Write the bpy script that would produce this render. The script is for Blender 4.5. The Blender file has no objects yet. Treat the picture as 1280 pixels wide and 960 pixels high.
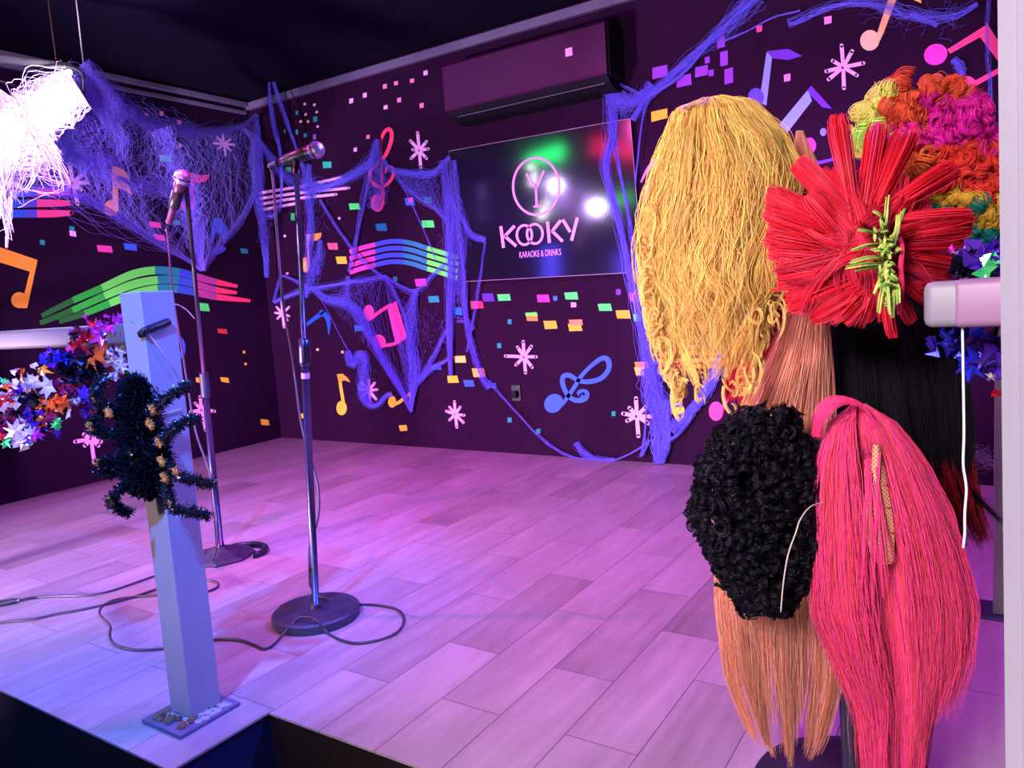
import bpy, math, random
import numpy as np
from mathutils import Vector, Matrix

random.seed(7)
rng = np.random.default_rng(7)
scene = bpy.context.scene
col = scene.collection

# ------------------------------------------------------------------ camera geometry (metres, stage floor z = 0, room corner at 0,0)
F = 950.0
CX, CY = 640.0, 480.0
EYE = np.array([5.0704, -4.1953, 1.05])
R = np.array([[0.83985343, 0.00742728, -0.54276242],
              [0.53884225, -0.13213413, 0.83197933],
              [-0.0655381, -0.99120402, -0.11497544]])


def ray(u, v):
    return R @ np.array([(u - CX) / F, (v - CY) / F, 1.0])


def at(u, v, d):
    """the place seen at (u, v) of the survey picture, d metres deep"""
    return EYE + ray(u, v) * d


def on(u, v, ax, val):
    r = ray(u, v)
    return EYE + r * ((val - EYE[ax]) / r[ax])


def depth_on(u, v, ax, val):
    return (val - EYE[ax]) / ray(u, v)[ax]


def corner_u(v):
    return 312 + (v - 135) * (352 - 312) / (547 - 135)


def wall_depth(u, v, off=0.0):
    if u < corner_u(v):
        return depth_on(u, v, 0, off)
    return depth_on(u, v, 1, -off)


def lin(c):
    """sRGB 0-255 -> linear"""
    o = []
    for x in c[:3]:
        x = x / 255.0
        o.append(x / 12.92 if x <= 0.04045 else ((x + 0.055) / 1.055) ** 2.4)
    return (o[0], o[1], o[2], 1.0)


# ------------------------------------------------------------------ materials
def mat(name, base=(.5, .5, .5, 1), rough=.6, metal=0., emit=None, estr=0., spec=.5, attr=False, coat=0., transm=0.):
    m = bpy.data.materials.new(name)
    m.use_nodes = True
    b = m.node_tree.nodes['Principled BSDF']
    b.inputs['Base Color'].default_value = base
    b.inputs['Roughness'].default_value = rough
    b.inputs['Metallic'].default_value = metal
    b.inputs['Specular IOR Level'].default_value = spec
    b.inputs['Coat Weight'].default_value = coat
    if emit:
        b.inputs['Emission Color'].default_value = emit
        b.inputs['Emission Strength'].default_value = estr
    if attr:
        a = m.node_tree.nodes.new('ShaderNodeAttribute')
        a.attribute_name = 'Col'
        m.node_tree.links.new(a.outputs['Color'], b.inputs['Base Color'])
    return m


def noise_bump(m, scale=60, strength=.2, dist=.002, colvar=0.0):
    nt = m.node_tree
    b = nt.nodes['Principled BSDF']
    tc = nt.nodes.new('ShaderNodeTexCoord')
    n = nt.nodes.new('ShaderNodeTexNoise')
    n.inputs['Scale'].default_value = scale
    n.inputs['Detail'].default_value = 5
    nt.links.new(tc.outputs['Object'], n.inputs['Vector'])
    bp = nt.nodes.new('ShaderNodeBump')
    bp.inputs['Strength'].default_value = strength
    bp.inputs['Distance'].default_value = dist
    nt.links.new(n.outputs['Fac'], bp.inputs['Height'])
    nt.links.new(bp.outputs['Normal'], b.inputs['Normal'])
    if colvar:
        base = tuple(b.inputs['Base Color'].default_value)
        n2 = nt.nodes.new('ShaderNodeTexNoise')
        n2.inputs['Scale'].default_value = scale * .12
        n2.inputs['Detail'].default_value = 6
        nt.links.new(tc.outputs['Object'], n2.inputs['Vector'])
        mx = nt.nodes.new('ShaderNodeMix')
        mx.data_type = 'RGBA'
        mx.inputs['A'].default_value = tuple(min(1, c * (1 + colvar)) for c in base[:3]) + (1,)
        mx.inputs['B'].default_value = tuple(c * (1 - colvar) for c in base[:3]) + (1,)
        nt.links.new(n2.outputs['Fac'], mx.inputs['Factor'])
        nt.links.new(mx.outputs['Result'], b.inputs['Base Color'])
    return m


M = {}
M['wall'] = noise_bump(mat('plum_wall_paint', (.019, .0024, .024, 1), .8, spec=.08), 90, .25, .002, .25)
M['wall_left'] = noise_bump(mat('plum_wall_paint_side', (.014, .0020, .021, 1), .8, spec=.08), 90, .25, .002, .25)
M['ceiling'] = noise_bump(mat('navy_ceiling_paint', (.004, .0016, .013, 1), .9, spec=.1), 60, .3, .003, .3)
M['paint'] = mat('mural_paint', rough=.7, attr=True, spec=.2)
M['trim'] = noise_bump(mat('greyish_trim', (.12, .095, .20, 1), .6), 50, .2, .002, .2)
M['white'] = noise_bump(mat('white_painted_steel', (.19, .165, .205, 1), .5), 40, .25, .001, .12)
M['post'] = noise_bump(mat('white_steel_post_tone', (.30, .27, .32, 1), .5), 40, .25, .001, .15)  # same white paint as the rails, toned for the light on the post
M['pillar'] = noise_bump(mat('white_plaster', (.185, .165, .205, 1), .8), 160, .35, .001, .05)
M['black'] = mat('black_powder_coat', (.012, .010, .022, 1), .4)
M['black_matte'] = mat('black_matte', (.006, .005, .010, 1), .7, spec=.2)
M['chrome'] = mat('chromed_tube', (.12, .105, .24, 1), .34, 1.0)
M['steel'] = mat('steel_grille', (.50, .42, .60, 1), .38, .75)
M['cable'] = mat('cable_rubber', (.045, .03, .06, 1), .45)
M['cast'] = noise_bump(mat('worn_cast_iron', (.05, .045, .09, 1), .5, .4), 160, .6, .002, .6)
M['web'] = mat('cobweb_fibre', (.17, .14, .98, 1), .7, spec=.1)  # ultraviolet glow of the web put into a blue base colour
def hair_mat(name, rough, spec, tr):
    m = mat(name, rough=rough, attr=True, spec=spec)
    nt = m.node_tree
    b = nt.nodes['Principled BSDF']
    a = [n for n in nt.nodes if n.type == 'ATTRIBUTE'][0]
    t = nt.nodes.new('ShaderNodeBsdfTranslucent')
    nt.links.new(a.outputs['Color'], t.inputs['Color'])
    mx = nt.nodes.new('ShaderNodeMixShader')
    mx.inputs[0].default_value = tr
    out = [n for n in nt.nodes if n.type == 'OUTPUT_MATERIAL'][0]
    nt.links.new(b.outputs[0], mx.inputs[1])
    nt.links.new(t.outputs[0], mx.inputs[2])
    nt.links.new(mx.outputs[0], out.inputs[0])
    return m


M['hair'] = hair_mat('synthetic_hair', .42, .35, .42)
M['curl'] = hair_mat('synthetic_curls', .38, .3, .5)
M['dark_hair'] = mat('black_synthetic_hair', rough=.4, attr=True, spec=.12)
M['foil'] = mat('tinsel_foil', rough=.22, metal=.55, attr=True)
M['foil_black'] = mat('black_tinsel', (.03, .03, .045, 1), .22, .6)
M['orange_pipe'] = mat('orange_chenille', (.85, .32, .06, 1), .7)
M['string'] = mat('cotton_string', (.55, .51, .60, 1), .8)
M['tape'] = mat('black_tape', (.008, .008, .02, 1), .4)
M['riser'] = noise_bump(mat('dark_riser_board', (.007, .003, .004, 1), .8, spec=.2), 30, .3, .003, .4)
M['riser_blue_lit'] = noise_bump(mat('riser_board_blue_lit', (.006, .007, .05, 1), .7, spec=.2), 30, .2, .002, .3)  # blue light on the riser's side put into the board colour
M['hall'] = noise_bump(mat('dark_hall_floor', (.02, .012, .02, 1), .7), 20, .2, .003, .3)
M['ac'] = noise_bump(mat('plum_enamel', (.056, .0055, .056, 1), .5, spec=.2), 70, .12, .001, .12)
M['sign'] = mat('gloss_black_acrylic', (.010, .006, .022, 1), .10, spec=.8, coat=.35)
M['sign'].node_tree.nodes['Principled BSDF'].inputs['Coat Roughness'].default_value = .09
M['letter'] = mat('lilac_vinyl', (.80, .36, .92, 1), .6)
M['edge'] = mat('clear_edge', (.5, .3, .6, 1), .2)
M['grime'] = noise_bump(mat('rusty_grime', (.20, .10, .06, 1), .9), 80, .8, .004, .7)
M['grout'] = noise_bump(mat('smeared_grout', (.45, .40, .52, 1), .9), 60, .9, .004, .2)
M['lens'] = mat('lit_lens', (1, 1, 1, 1), .3, emit=(.92, .86, 1, 1), estr=60)
M['lens_pink'] = mat('lit_red_diode', (1, .2, .3, 1), .3, emit=(1, .10, .35, 1), estr=14)
M['green_tube'] = mat('green_lamp_glow', (0, 1, .3, 1), .3, emit=(.02, 1, .22, 1), estr=17)
M['red_stand_in'] = mat('red_ceiling_glow', (1, 0, .1, 1), .3, emit=(1, .02, .10, 1), estr=9)
M['blue_tube'] = mat('blue_lamp_glow', (0, .1, 1, 1), .3, emit=(.08, .06, 1, 1), estr=14)
M['violet_tube'] = mat('violet_lamp_glow', (.5, .1, 1, 1), .3, emit=(.45, .22, 1, 1), estr=3.5)
M['netting'] = mat('wig_net', (.55, .27, .16, 1), .8)
M['cap'] = mat('wig_cap_cloth', (.02, .014, .02, 1), .9)


def floor_material():
    m = bpy.data.materials.new('wood_look_plank_tile')
    m.use_nodes = True
    nt = m.node_tree
    N = nt.nodes
    L = nt.links
    b = N['Principled BSDF']
    geo = N.new('ShaderNodeNewGeometry')
    sep = N.new('ShaderNodeSeparateXYZ')
    L.new(geo.outputs['Position'], sep.inputs[0])

    def mt(op, a, b_=None, c=None):
        n = N.new('ShaderNodeMath')
        n.operation = op
        for i, x in enumerate((a, b_, c)):
            if x is None:
                continue
            if isinstance(x, (int, float)):
                n.inputs[i].default_value = x
            else:
                L.new(x, n.inputs[i])
        return n.outputs[0]
    W, LEN = .1865, .62
    cx = mt('DIVIDE', mt('SUBTRACT', sep.outputs['X'], 3.449 - 20 * W), W)
    colm = mt('FLOOR', cx)
    fx = mt('SUBTRACT', cx, colm)
    wn = N.new('ShaderNodeTexWhiteNoise')
    wn.noise_dimensions = '1D'
    L.new(colm, wn.inputs['W'])
    # every other row is shifted, some by a further step, as laid
    off = mt('ADD', mt('MULTIPLY', mt('MODULO', colm, 2.0), .275), mt('MULTIPLY', mt('GREATER_THAN', wn.outputs['Value'], .72), .10))
    cy = mt('DIVIDE', mt('SUBTRACT', mt('ADD', sep.outputs['Y'], 2.722 + 12.4), off), LEN)
    row = mt('FLOOR', cy)
    fy = mt('SUBTRACT', cy, row)
    cid = N.new('ShaderNodeCombineXYZ')
    L.new(colm, cid.inputs[0])
    L.new(row, cid.inputs[1])
    wid = N.new('ShaderNodeTexWhiteNoise')
    wid.noise_dimensions = '3D'
    L.new(cid.outputs[0], wid.inputs['Vector'])
    dx = mt('MULTIPLY', mt('MINIMUM', fx, mt('SUBTRACT', 1.0, fx)), W)
    dy = mt('MULTIPLY', mt('MINIMUM', fy, mt('SUBTRACT', 1.0, fy)), LEN)
    dmin = mt('MINIMUM', dx, dy)
    joint = mt('GREATER_THAN', dmin, .0013)
    # grain: noise stretched along Y, shifted per plank
    gv = N.new('ShaderNodeCombineXYZ')
    L.new(mt('ADD', mt('MULTIPLY', sep.outputs['X'], 26), mt('MULTIPLY', wid.outputs['Value'], 40)), gv.inputs[0])
    L.new(mt('MULTIPLY', sep.outputs['Y'], 2.6), gv.inputs[1])
    n1 = N.new('ShaderNodeTexNoise')
    n1.inputs['Scale'].default_value = 1.0
    n1.inputs['Detail'].default_value = 8
    n1.inputs['Roughness'].default_value = .65
    L.new(gv.outputs[0], n1.inputs['Vector'])
    gv2 = N.new('ShaderNodeCombineXYZ')
    L.new(mt('ADD', mt('MULTIPLY', sep.outputs['X'], 5), mt('MULTIPLY', wid.outputs['Value'], 17)), gv2.inputs[0])
    L.new(mt('MULTIPLY', sep.outputs['Y'], 1.7), gv2.inputs[1])
    n2 = N.new('ShaderNodeTexNoise')
    n2.inputs['Scale'].default_value = 1.0
    n2.inputs['Detail'].default_value = 4
    L.new(gv2.outputs[0], n2.inputs['Vector'])
    v = mt('ADD', mt('MULTIPLY', mt('SUBTRACT', n1.outputs['Fac'], .5), .75), mt('MULTIPLY', mt('SUBTRACT', n2.outputs['Fac'], .5), .7))
    plank = mt('MULTIPLY', mt('POWER', wid.outputs['Value'], 3.0), -.30)
    v = mt('ADD', mt('ADD', v, plank), .62)
    ramp = N.new('ShaderNodeValToRGB')
    L.new(v, ramp.inputs['Fac'])
    e = ramp.color_ramp.elements
    e[0].position = .05
    e[0].color = (.15, .115, .12, 1)
    e[1].position = .85
    e[1].color = (.42, .325, .40, 1)
    mx = N.new('ShaderNodeMix')
    mx.data_type = 'RGBA'
    mx.inputs['A'].default_value = (.10, .07, .10, 1)
    L.new(joint, mx.inputs['Factor'])
    L.new(ramp.outputs['Color'], mx.inputs['B'])
    L.new(mx.outputs['Result'], b.inputs['Base Color'])
    b.inputs['Roughness'].default_value = .42
    b.inputs['Specular IOR Level'].default_value = .4
    bp = N.new('ShaderNodeBump')
    bp.inputs['Strength'].default_value = .25
    bp.inputs['Distance'].default_value = .002
    L.new(mt('ADD', mt('MULTIPLY', n1.outputs['Fac'], .4), joint), bp.inputs['Height'])
    L.new(bp.outputs['Normal'], b.inputs['Normal'])
    return m


M['floor'] = floor_material()


def netting_material():
    m = M['netting']
    nt = m.node_tree
    N, L = nt.nodes, nt.links
    b = N['Principled BSDF']
    tc = N.new('ShaderNodeTexCoord')
    mp = N.new('ShaderNodeMapping')
    mp.inputs['Rotation'].default_value = (0, 0, math.pi / 4)
    mp.inputs['Scale'].default_value = (1, 1, 1)
    L.new(tc.outputs['UV'], mp.inputs['Vector'])
    br = N.new('ShaderNodeTexBrick')
    br.offset = 0
    br.inputs['Color1'].default_value = (.22, .03, .03, 1)
    br.inputs['Color2'].default_value = (.26, .05, .04, 1)
    br.inputs['Mortar'].default_value = (.62, .27, .15, 1)
    br.inputs['Scale'].default_value = 1
    br.inputs['Mortar Size'].default_value = .16
    br.inputs['Brick Width'].default_value = .6
    br.inputs['Row Height'].default_value = .6
    L.new(mp.outputs[0], br.inputs['Vector'])
    L.new(br.outputs['Color'], b.inputs['Base Color'])


netting_material()


# ------------------------------------------------------------------ objects
def link(o, parent=None):
    col.objects.link(o)
    if parent is not None:
        o.parent = parent
        # children are authored in world space; parents sit unrotated
        o.matrix_parent_inverse = Matrix.Identity(4)
    return o


def tag(o, label=None, cat=None, group=None, kind=None):
    if label:
        o['label'] = label
    if cat:
        o['category'] = cat
    if group:
        o['group'] = group
    if kind:
        o['kind'] = kind
    return o


def thing(name, loc, label, cat, group=None):
    o = bpy.data.objects.new(name, None)
    o.empty_display_size = .05
    o.location = Vector(loc)
    link(o)
    return tag(o, label, cat, group)


def origin(o):
    p = Vector((0, 0, 0))
    while o is not None:
        p += Vector(o.location)
        o = o.parent
    return np.array(p)


def mesh(name, verts, faces, material, parent=None, colors=None, smooth=False, uvs=None):
    verts = np.asarray(verts, dtype=float)
    if parent is not None:
        loc = np.zeros(3)
        verts = verts - origin(parent)
    else:
        loc = np.array([verts[:, 0].mean(), verts[:, 1].mean(), verts[:, 2].min()])
        verts = verts - loc
    me = bpy.data.meshes.new(name)
    if isinstance(faces, np.ndarray):
        k = faces.shape[1]
        nf = len(faces)
        me.vertices.add(len(verts))
        me.vertices.foreach_set('co', verts.astype(np.float32).ravel())
        me.loops.add(nf * k)
        me.loops.foreach_set('vertex_index', faces.astype(np.int32).ravel())
        me.polygons.add(nf)
        me.polygons.foreach_set('loop_start', np.arange(0, nf * k, k, dtype=np.int32))
        me.update(calc_edges=True)
    else:
        me.from_pydata([tuple(v) for v in verts], [], faces)
        me.update()
    if smooth:
        me.polygons.foreach_set('use_smooth', np.ones(len(me.polygons), dtype=bool))
    if colors is not None:
        c = np.asarray(colors, dtype=np.float32)
        if c.shape[1] == 3:
            c = np.hstack([c, np.ones((len(c), 1), np.float32)])
        a = me.color_attributes.new('Col', 'FLOAT_COLOR', 'POINT')
        a.data.foreach_set('color', c.ravel())
    if uvs is not None:
        ul = me.uv_layers.new(name='UVMap')
        vi = np.zeros(len(me.loops), dtype=np.int32)
        me.loops.foreach_get('vertex_index', vi)
        ul.data.foreach_set('uv', np.asarray(uvs, dtype=np.float32)[vi].ravel())
    me.materials.append(material)
    o = bpy.data.objects.new(name, me)
    o.location = Vector(loc)
    link(o, parent)
    return o


class Geo:
    """collects solids that make up ONE part"""

    def __init__(self):
        self.v, self.f, self.c = [], [], []

    def add(self, verts, faces, color=None):
        n = len(self.v)
        self.v.extend([tuple(p) for p in verts])
        self.f.extend([tuple(i + n for i in f) for f in faces])
        self.c.extend([color if color is not None else (1, 1, 1)] * len(verts))
        return self

    def box(self, lo, hi, bev=0.0, color=None):
        x0, y0, z0 = lo
        x1, y1, z1 = hi
        if bev <= 0:
            v = [(x, y, z) for x in (x0, x1) for y in (y0, y1) for z in (z0, z1)]
            f = [(0, 1, 3, 2), (4, 6, 7, 5), (0, 4, 5, 1), (2, 3, 7, 6), (0, 2, 6, 4), (1, 5, 7, 3)]
            return self.add(v, f, color)
        import bmesh
        bm = bmesh.new()
        bmesh.ops.create_cube(bm, size=1)
        for w in bm.verts:
            w.co = Vector(((x0 + x1) / 2 + w.co.x * (x1 - x0), (y0 + y1) / 2 + w.co.y * (y1 - y0), (z0 + z1) / 2 + w.co.z * (z1 - z0)))
        bmesh.ops.bevel(bm, geom=bm.edges[:], offset=bev, segments=3, profile=.5, affect='EDGES')
        bm.verts.index_update()
        self.add([tuple(w.co) for w in bm.verts], [tuple(w.index for w in fc.verts) for fc in bm.faces], color)
        bm.free()
        return self

    def lathe(self, p0, axis, prof, n=32, color=None):
        """prof: (distance along axis, radius)"""
        p0 = np.asarray(p0, float)
        a = np.asarray(axis, float)
        a /= np.linalg.norm(a)
        t = np.array([0, 0, 1.]) if abs(a[2]) < .9 else np.array([1., 0, 0])
        e1 = np.cross(a, t)
        e1 /= np.linalg.norm(e1)
        e2 = np.cross(a, e1)
        v, f = [], []
        for h, r in prof:
            for k in range(n):
                an = 2 * math.pi * k / n
                v.append(p0 + a * h + (e1 * math.cos(an) + e2 * math.sin(an)) * max(r, 1e-5))
        for i in range(len(prof) - 1):
            for k in range(n):
                k2 = (k + 1) % n
                f.append((i * n + k, i * n + k2, (i + 1) * n + k2, (i + 1) * n + k))
        f.append(tuple(range(n)))
        f.append(tuple((len(prof) - 1) * n + k for k in range(n))[::-1])
        return self.add(v, f, color)

    def tube(self, pts, r, n=8, color=None):
        pts = np.asarray(pts, float)
        rr = np.full(len(pts), r) if np.isscalar(r) else np.asarray(r, float)
        V, Fc = strands(pts[None], rr[None], n)
        return self.add(V, [tuple(x) for x in Fc] + [tuple(range(n)), tuple(range((len(pts) - 1) * n, len(pts) * n))], color)

    def build(self, name, material, parent=None, smooth=False, colored=False):
        return mesh(name, np.array(self.v), self.f, material, parent, self.c if colored else None, smooth)


def strands(P, rad, sides=3):
    """P: S x M x 3 paths, rad: S x M"""
    S, K, _ = P.shape
    T = np.gradient(P, axis=1)
    T /= np.linalg.norm(T, axis=2, keepdims=True) + 1e-9
    ref = np.array([.331, .722, .607]) if K else None
    A = np.cross(T, ref)
    nA = np.linalg.norm(A, axis=2, keepdims=True)
    A = A / (nA + 1e-6)
    B = np.cross(T, A)
    V = np.empty((S, K, sides, 3))
    for k in range(sides):
        an = 2 * math.pi * k / sides
        V[:, :, k] = P + (A * math.cos(an) + B * math.sin(an)) * rad[:, :, None]
    idx = np.arange(S * K * sides).reshape(S, K, sides)
    a = idx[:, :-1, :]
    b = np.roll(idx, -1, axis=2)[:, :-1, :]
    c = np.roll(idx, -1, axis=2)[:, 1:, :]
    d = idx[:, 1:, :]
    Fc = np.stack([a, b, c, d], axis=-1).reshape(-1, 4)
    return V.reshape(-1, 3), Fc


def strand_obj(name, P, rad, colors, material, parent=None, sides=3):
    """colors: S x 3 or S x M x 3"""
    S, K, _ = P.shape
    if np.isscalar(rad):
        rad = np.full((S, K), rad)
    V, Fc = strands(P, rad, sides)
    C = None
    if colors is not None:
        colors = np.asarray(colors, float)
        if colors.ndim == 2:
            colors = np.repeat(colors[:, None], K, axis=1)
        C = np.repeat(colors[:, :, None], sides, axis=2).reshape(-1, 3)
    return mesh(name, V, Fc, material, parent, C, True)


def resample(pts, n):
    pts = np.asarray(pts, float)
    d = np.r_[0, np.cumsum(np.linalg.norm(np.diff(pts, axis=0), axis=1))]
    t = np.linspace(0, d[-1], n)
    return np.stack([np.interp(t, d, pts[:, k]) for k in range(pts.shape[1])], axis=1)


def smoothpts(pts, n=40):
    """Catmull-Rom through the points"""
    p = np.asarray(pts, float)
    p = np.vstack([2 * p[0] - p[1], p, 2 * p[-1] - p[-2]])
    out = []
    m = len(p) - 3
    per = max(2, n // m)
    for i in range(m):
        p0, p1, p2, p3 = p[i:i + 4]
        for t in np.linspace(0, 1, per, endpoint=False):
            out.append(.5 * (2 * p1 + (p2 - p0) * t + (2 * p0 - 5 * p1 + 4 * p2 - p3) * t * t + (3 * p1 - p0 - 3 * p2 + p3) * t ** 3))
    out.append(p[-2])
    return resample(out, n)


# ================================================================== THE SETTING
def struct(o, label=None):
    o['kind'] = 'structure'
    if label:
        o['label'] = label
    return o


STAGE_H = .45
XR, YB = 8.0, -9.0
# stage slab: front edge y=-3.265 (left), -2.98 beyond x=3.44
g = Geo()
outline = [(0, 0), (0, -3.265), (3.44, -3.265), (3.444, -2.985), (XR, -2.985), (XR, 0)]
n = len(outline)
g.add([(x, y, 0) for x, y in outline] + [(x, y, -.006) for x, y in outline],
      [tuple(range(n)), tuple(range(2 * n - 1, n - 1, -1))] + [(i, i + n, (i + 1) % n + n, (i + 1) % n) for i in range(n)])
struct(g.build('floor', M['floor']), 'stage floor of pale wood-look planks under purple light')
g = Geo()
g.box((0, -3.262, -STAGE_H), (3.42, -3.215, -.007))
g.box((3.446, -2.982, -STAGE_H), (XR, -2.935, -.007))
struct(g.build('wall_riser', M['riser']), 'dark front face of the stage')
g = Geo()
g.box((3.421, -3.262, -STAGE_H), (3.438, -2.93, -.007))
struct(g.build('trim_riser', M['riser_blue_lit']), 'dark side face of the stage corner, blue light put into its colour')
g = Geo().box((0, YB, -STAGE_H - .05), (XR, -2.9, -STAGE_H))
struct(g.build('floor_hall', M['hall']), 'dark hall floor below the stage')
g = Geo().box((0, 0, -STAGE_H), (XR, .12, 2.9))
wall_back = struct(g.build('wall_back', M['wall']), 'dark plum back wall painted with bright music notes and confetti squares')
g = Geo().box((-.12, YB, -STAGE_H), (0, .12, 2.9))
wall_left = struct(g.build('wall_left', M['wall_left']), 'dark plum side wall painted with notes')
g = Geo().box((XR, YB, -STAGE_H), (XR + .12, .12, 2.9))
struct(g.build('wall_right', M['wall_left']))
g = Geo().box((-.12, YB - .12, -STAGE_H), (XR + .12, YB, 2.9))
struct(g.build('wall_front', M['wall_left']))
g = Geo().box((-.12, YB - .12, 2.72), (XR + .12, .12, 2.9))
struct(g.build('ceiling', M['ceiling']), 'dark navy ceiling')
g = Geo().box((0, -.035, 2.645), (XR, -.0, 2.70), .004)
struct(g.build('trim_back', M['trim']), 'narrow violet-grey trim under the ceiling on the back wall')
g = Geo()
g.box((0, -4.6, 2.665), (.05, -.04, 2.70), .004)
g.box((0, -4.6, 2.61), (.03, -.04, 2.635), .003)
struct(g.build('trim_left', M['trim']), 'grooved violet-grey trim under the ceiling on the left wall')
# tall white pillar at the right, close by
g = Geo()
import bmesh
bm = bmesh.new()
bmesh.ops.create_cube(bm, size=1)
px0 = on(1249, 480, 1, -3.5)[0]
for w in bm.verts:
    w.co = Vector((px0 + .2 + w.co.x * .4, -3.33 + w.co.y * .34, 1.125 + w.co.z * 3.15))
    w.co.x += -(w.co.z - 1.05) * .016
bmesh.ops.bevel(bm, geom=[e for e in bm.edges if abs(e.verts[0].co.z - e.verts[1].co.z) > 1], offset=.012, segments=4, affect='EDGES')
bm.verts.index_update()
g.add([tuple(w.co) for w in bm.verts], [tuple(w.index for w in f.verts) for f in bm.faces])
bm.free()
struct(g.build('pillar', M['pillar']), 'white plastered pillar with rounded edge, cut by the right border')


# ================================================================== MURAL
class Paint:
    def __init__(self):
        self.v, self.f, self.c = [], [], []

    def pt(self, u, v, off):
        if u < corner_u(v):
            return on(u, v, 0, off)
        return on(u, v, 1, -off)

    def poly(self, pts, color, off=.002):
        # keep a shape on one wall
        cu = np.mean([p[0] for p in pts])
        cv = np.mean([p[1] for p in pts])
        left = cu < corner_u(cv)
        n = len(self.v)
        for (u, v) in pts:
            self.v.append(on(u, v, 0, off) if left else on(u, v, 1, -off))
            self.c.append(lin(color)[:3] if max(color) > 1 else color)
        self.f.append(tuple(range(n, n + len(pts))))
        return self

    def ellipse(self, u, v, ru, rv, color, tilt=0, off=.0025, n=28):
        t = math.radians(tilt)
        pts = []
        for k in range(n):
            a = 2 * math.pi * k / n
            x, y = ru * math.cos(a), rv * math.sin(a)
            pts.append((u + x * math.cos(t) - y * math.sin(t), v + x * math.sin(t) + y * math.cos(t)))
        return self.poly(pts, color, off)

    def stroke(self, pts, w, color, off=.002, n=None, caps=True):
        """pts list of (u,v); w scalar or list; color one or list per point"""
        pts = np.array(pts, float)
        m = len(pts)
        ww = np.full(m, w, float) if np.isscalar(w) else np.array(w, float)
        multi = isinstance(color, list)
        cc = np.array([lin(c)[:3] for c in color]) if multi else np.array([lin(color)[:3]] * m)
        if m > 2:
            n = n or max(12, m * 6)
            q = smoothpts(pts, n)
            d = np.r_[0, np.cumsum(np.linalg.norm(np.diff(pts, axis=0), axis=1))]
            dd = np.linspace(0, d[-1], n)
            ww = np.interp(dd, d, ww)
            if multi:
                idx = np.clip(np.searchsorted(d, dd + 1e-6) - 1, 0, m - 1)
                cc = cc[idx]
            else:
                cc = np.repeat(cc[:1], n, axis=0)
            pts = q
        T = np.gradient(pts, axis=0)
        T /= np.linalg.norm(T, axis=1, keepdims=True) + 1e-9
        Nn = np.stack([-T[:, 1], T[:, 0]], axis=1)
        a = pts + Nn * ww[:, None] / 2
        b = pts - Nn * ww[:, None] / 2
        left = pts[:, 0].mean() < corner_u(pts[:, 1].mean())
        f = (lambda u, v: on(u, v, 0, off)) if left else (lambda u, v: on(u, v, 1, -off))
        for i in range(len(pts) - 1):
            n0 = len(self.v)
            for (u, v) in (a[i], a[i + 1], b[i + 1], b[i]):
                self.v.append(f(u, v))
                self.c.append(tuple(cc[i]))
            self.f.append((n0, n0 + 1, n0 + 2, n0 + 3))
        if caps:
            for i in (0, len(pts) - 1):
                if ww[i] > 2:
                    n0 = len(self.v)
                    for k in range(12):
                        an = 2 * math.pi * k / 12
                        self.v.append(f(pts[i][0] + ww[i] / 2 * math.cos(an), pts[i][1] + ww[i] / 2 * math.sin(an)))
                        self.c.append(tuple(cc[i]))
                    self.f.append(tuple(range(n0, n0 + 12)))
        return self

    def build(self, name, label=None):
        v = np.array(self.v)
        left = v[:, 0].mean() < .02
        o = mesh(name, v, self.f, M['paint'], wall_left if left else wall_back, self.c)
        if label:
            o['label'] = label
        return o


ORANGE, YELLOW, PINK, HOT = (255, 160, 62), (255, 200, 62), (255, 72, 150), (255, 62, 205)
GREEN, TEAL, BLUE, LILAC = (84, 250, 120), (42, 150, 160), (60, 98, 232), (238, 172, 240)
RED, PURPLE, LIME, PEACH = (255, 66, 112), (150, 62, 226), (110, 255, 100), (250, 190, 160)
MAG = (206, 62, 176)

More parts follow.
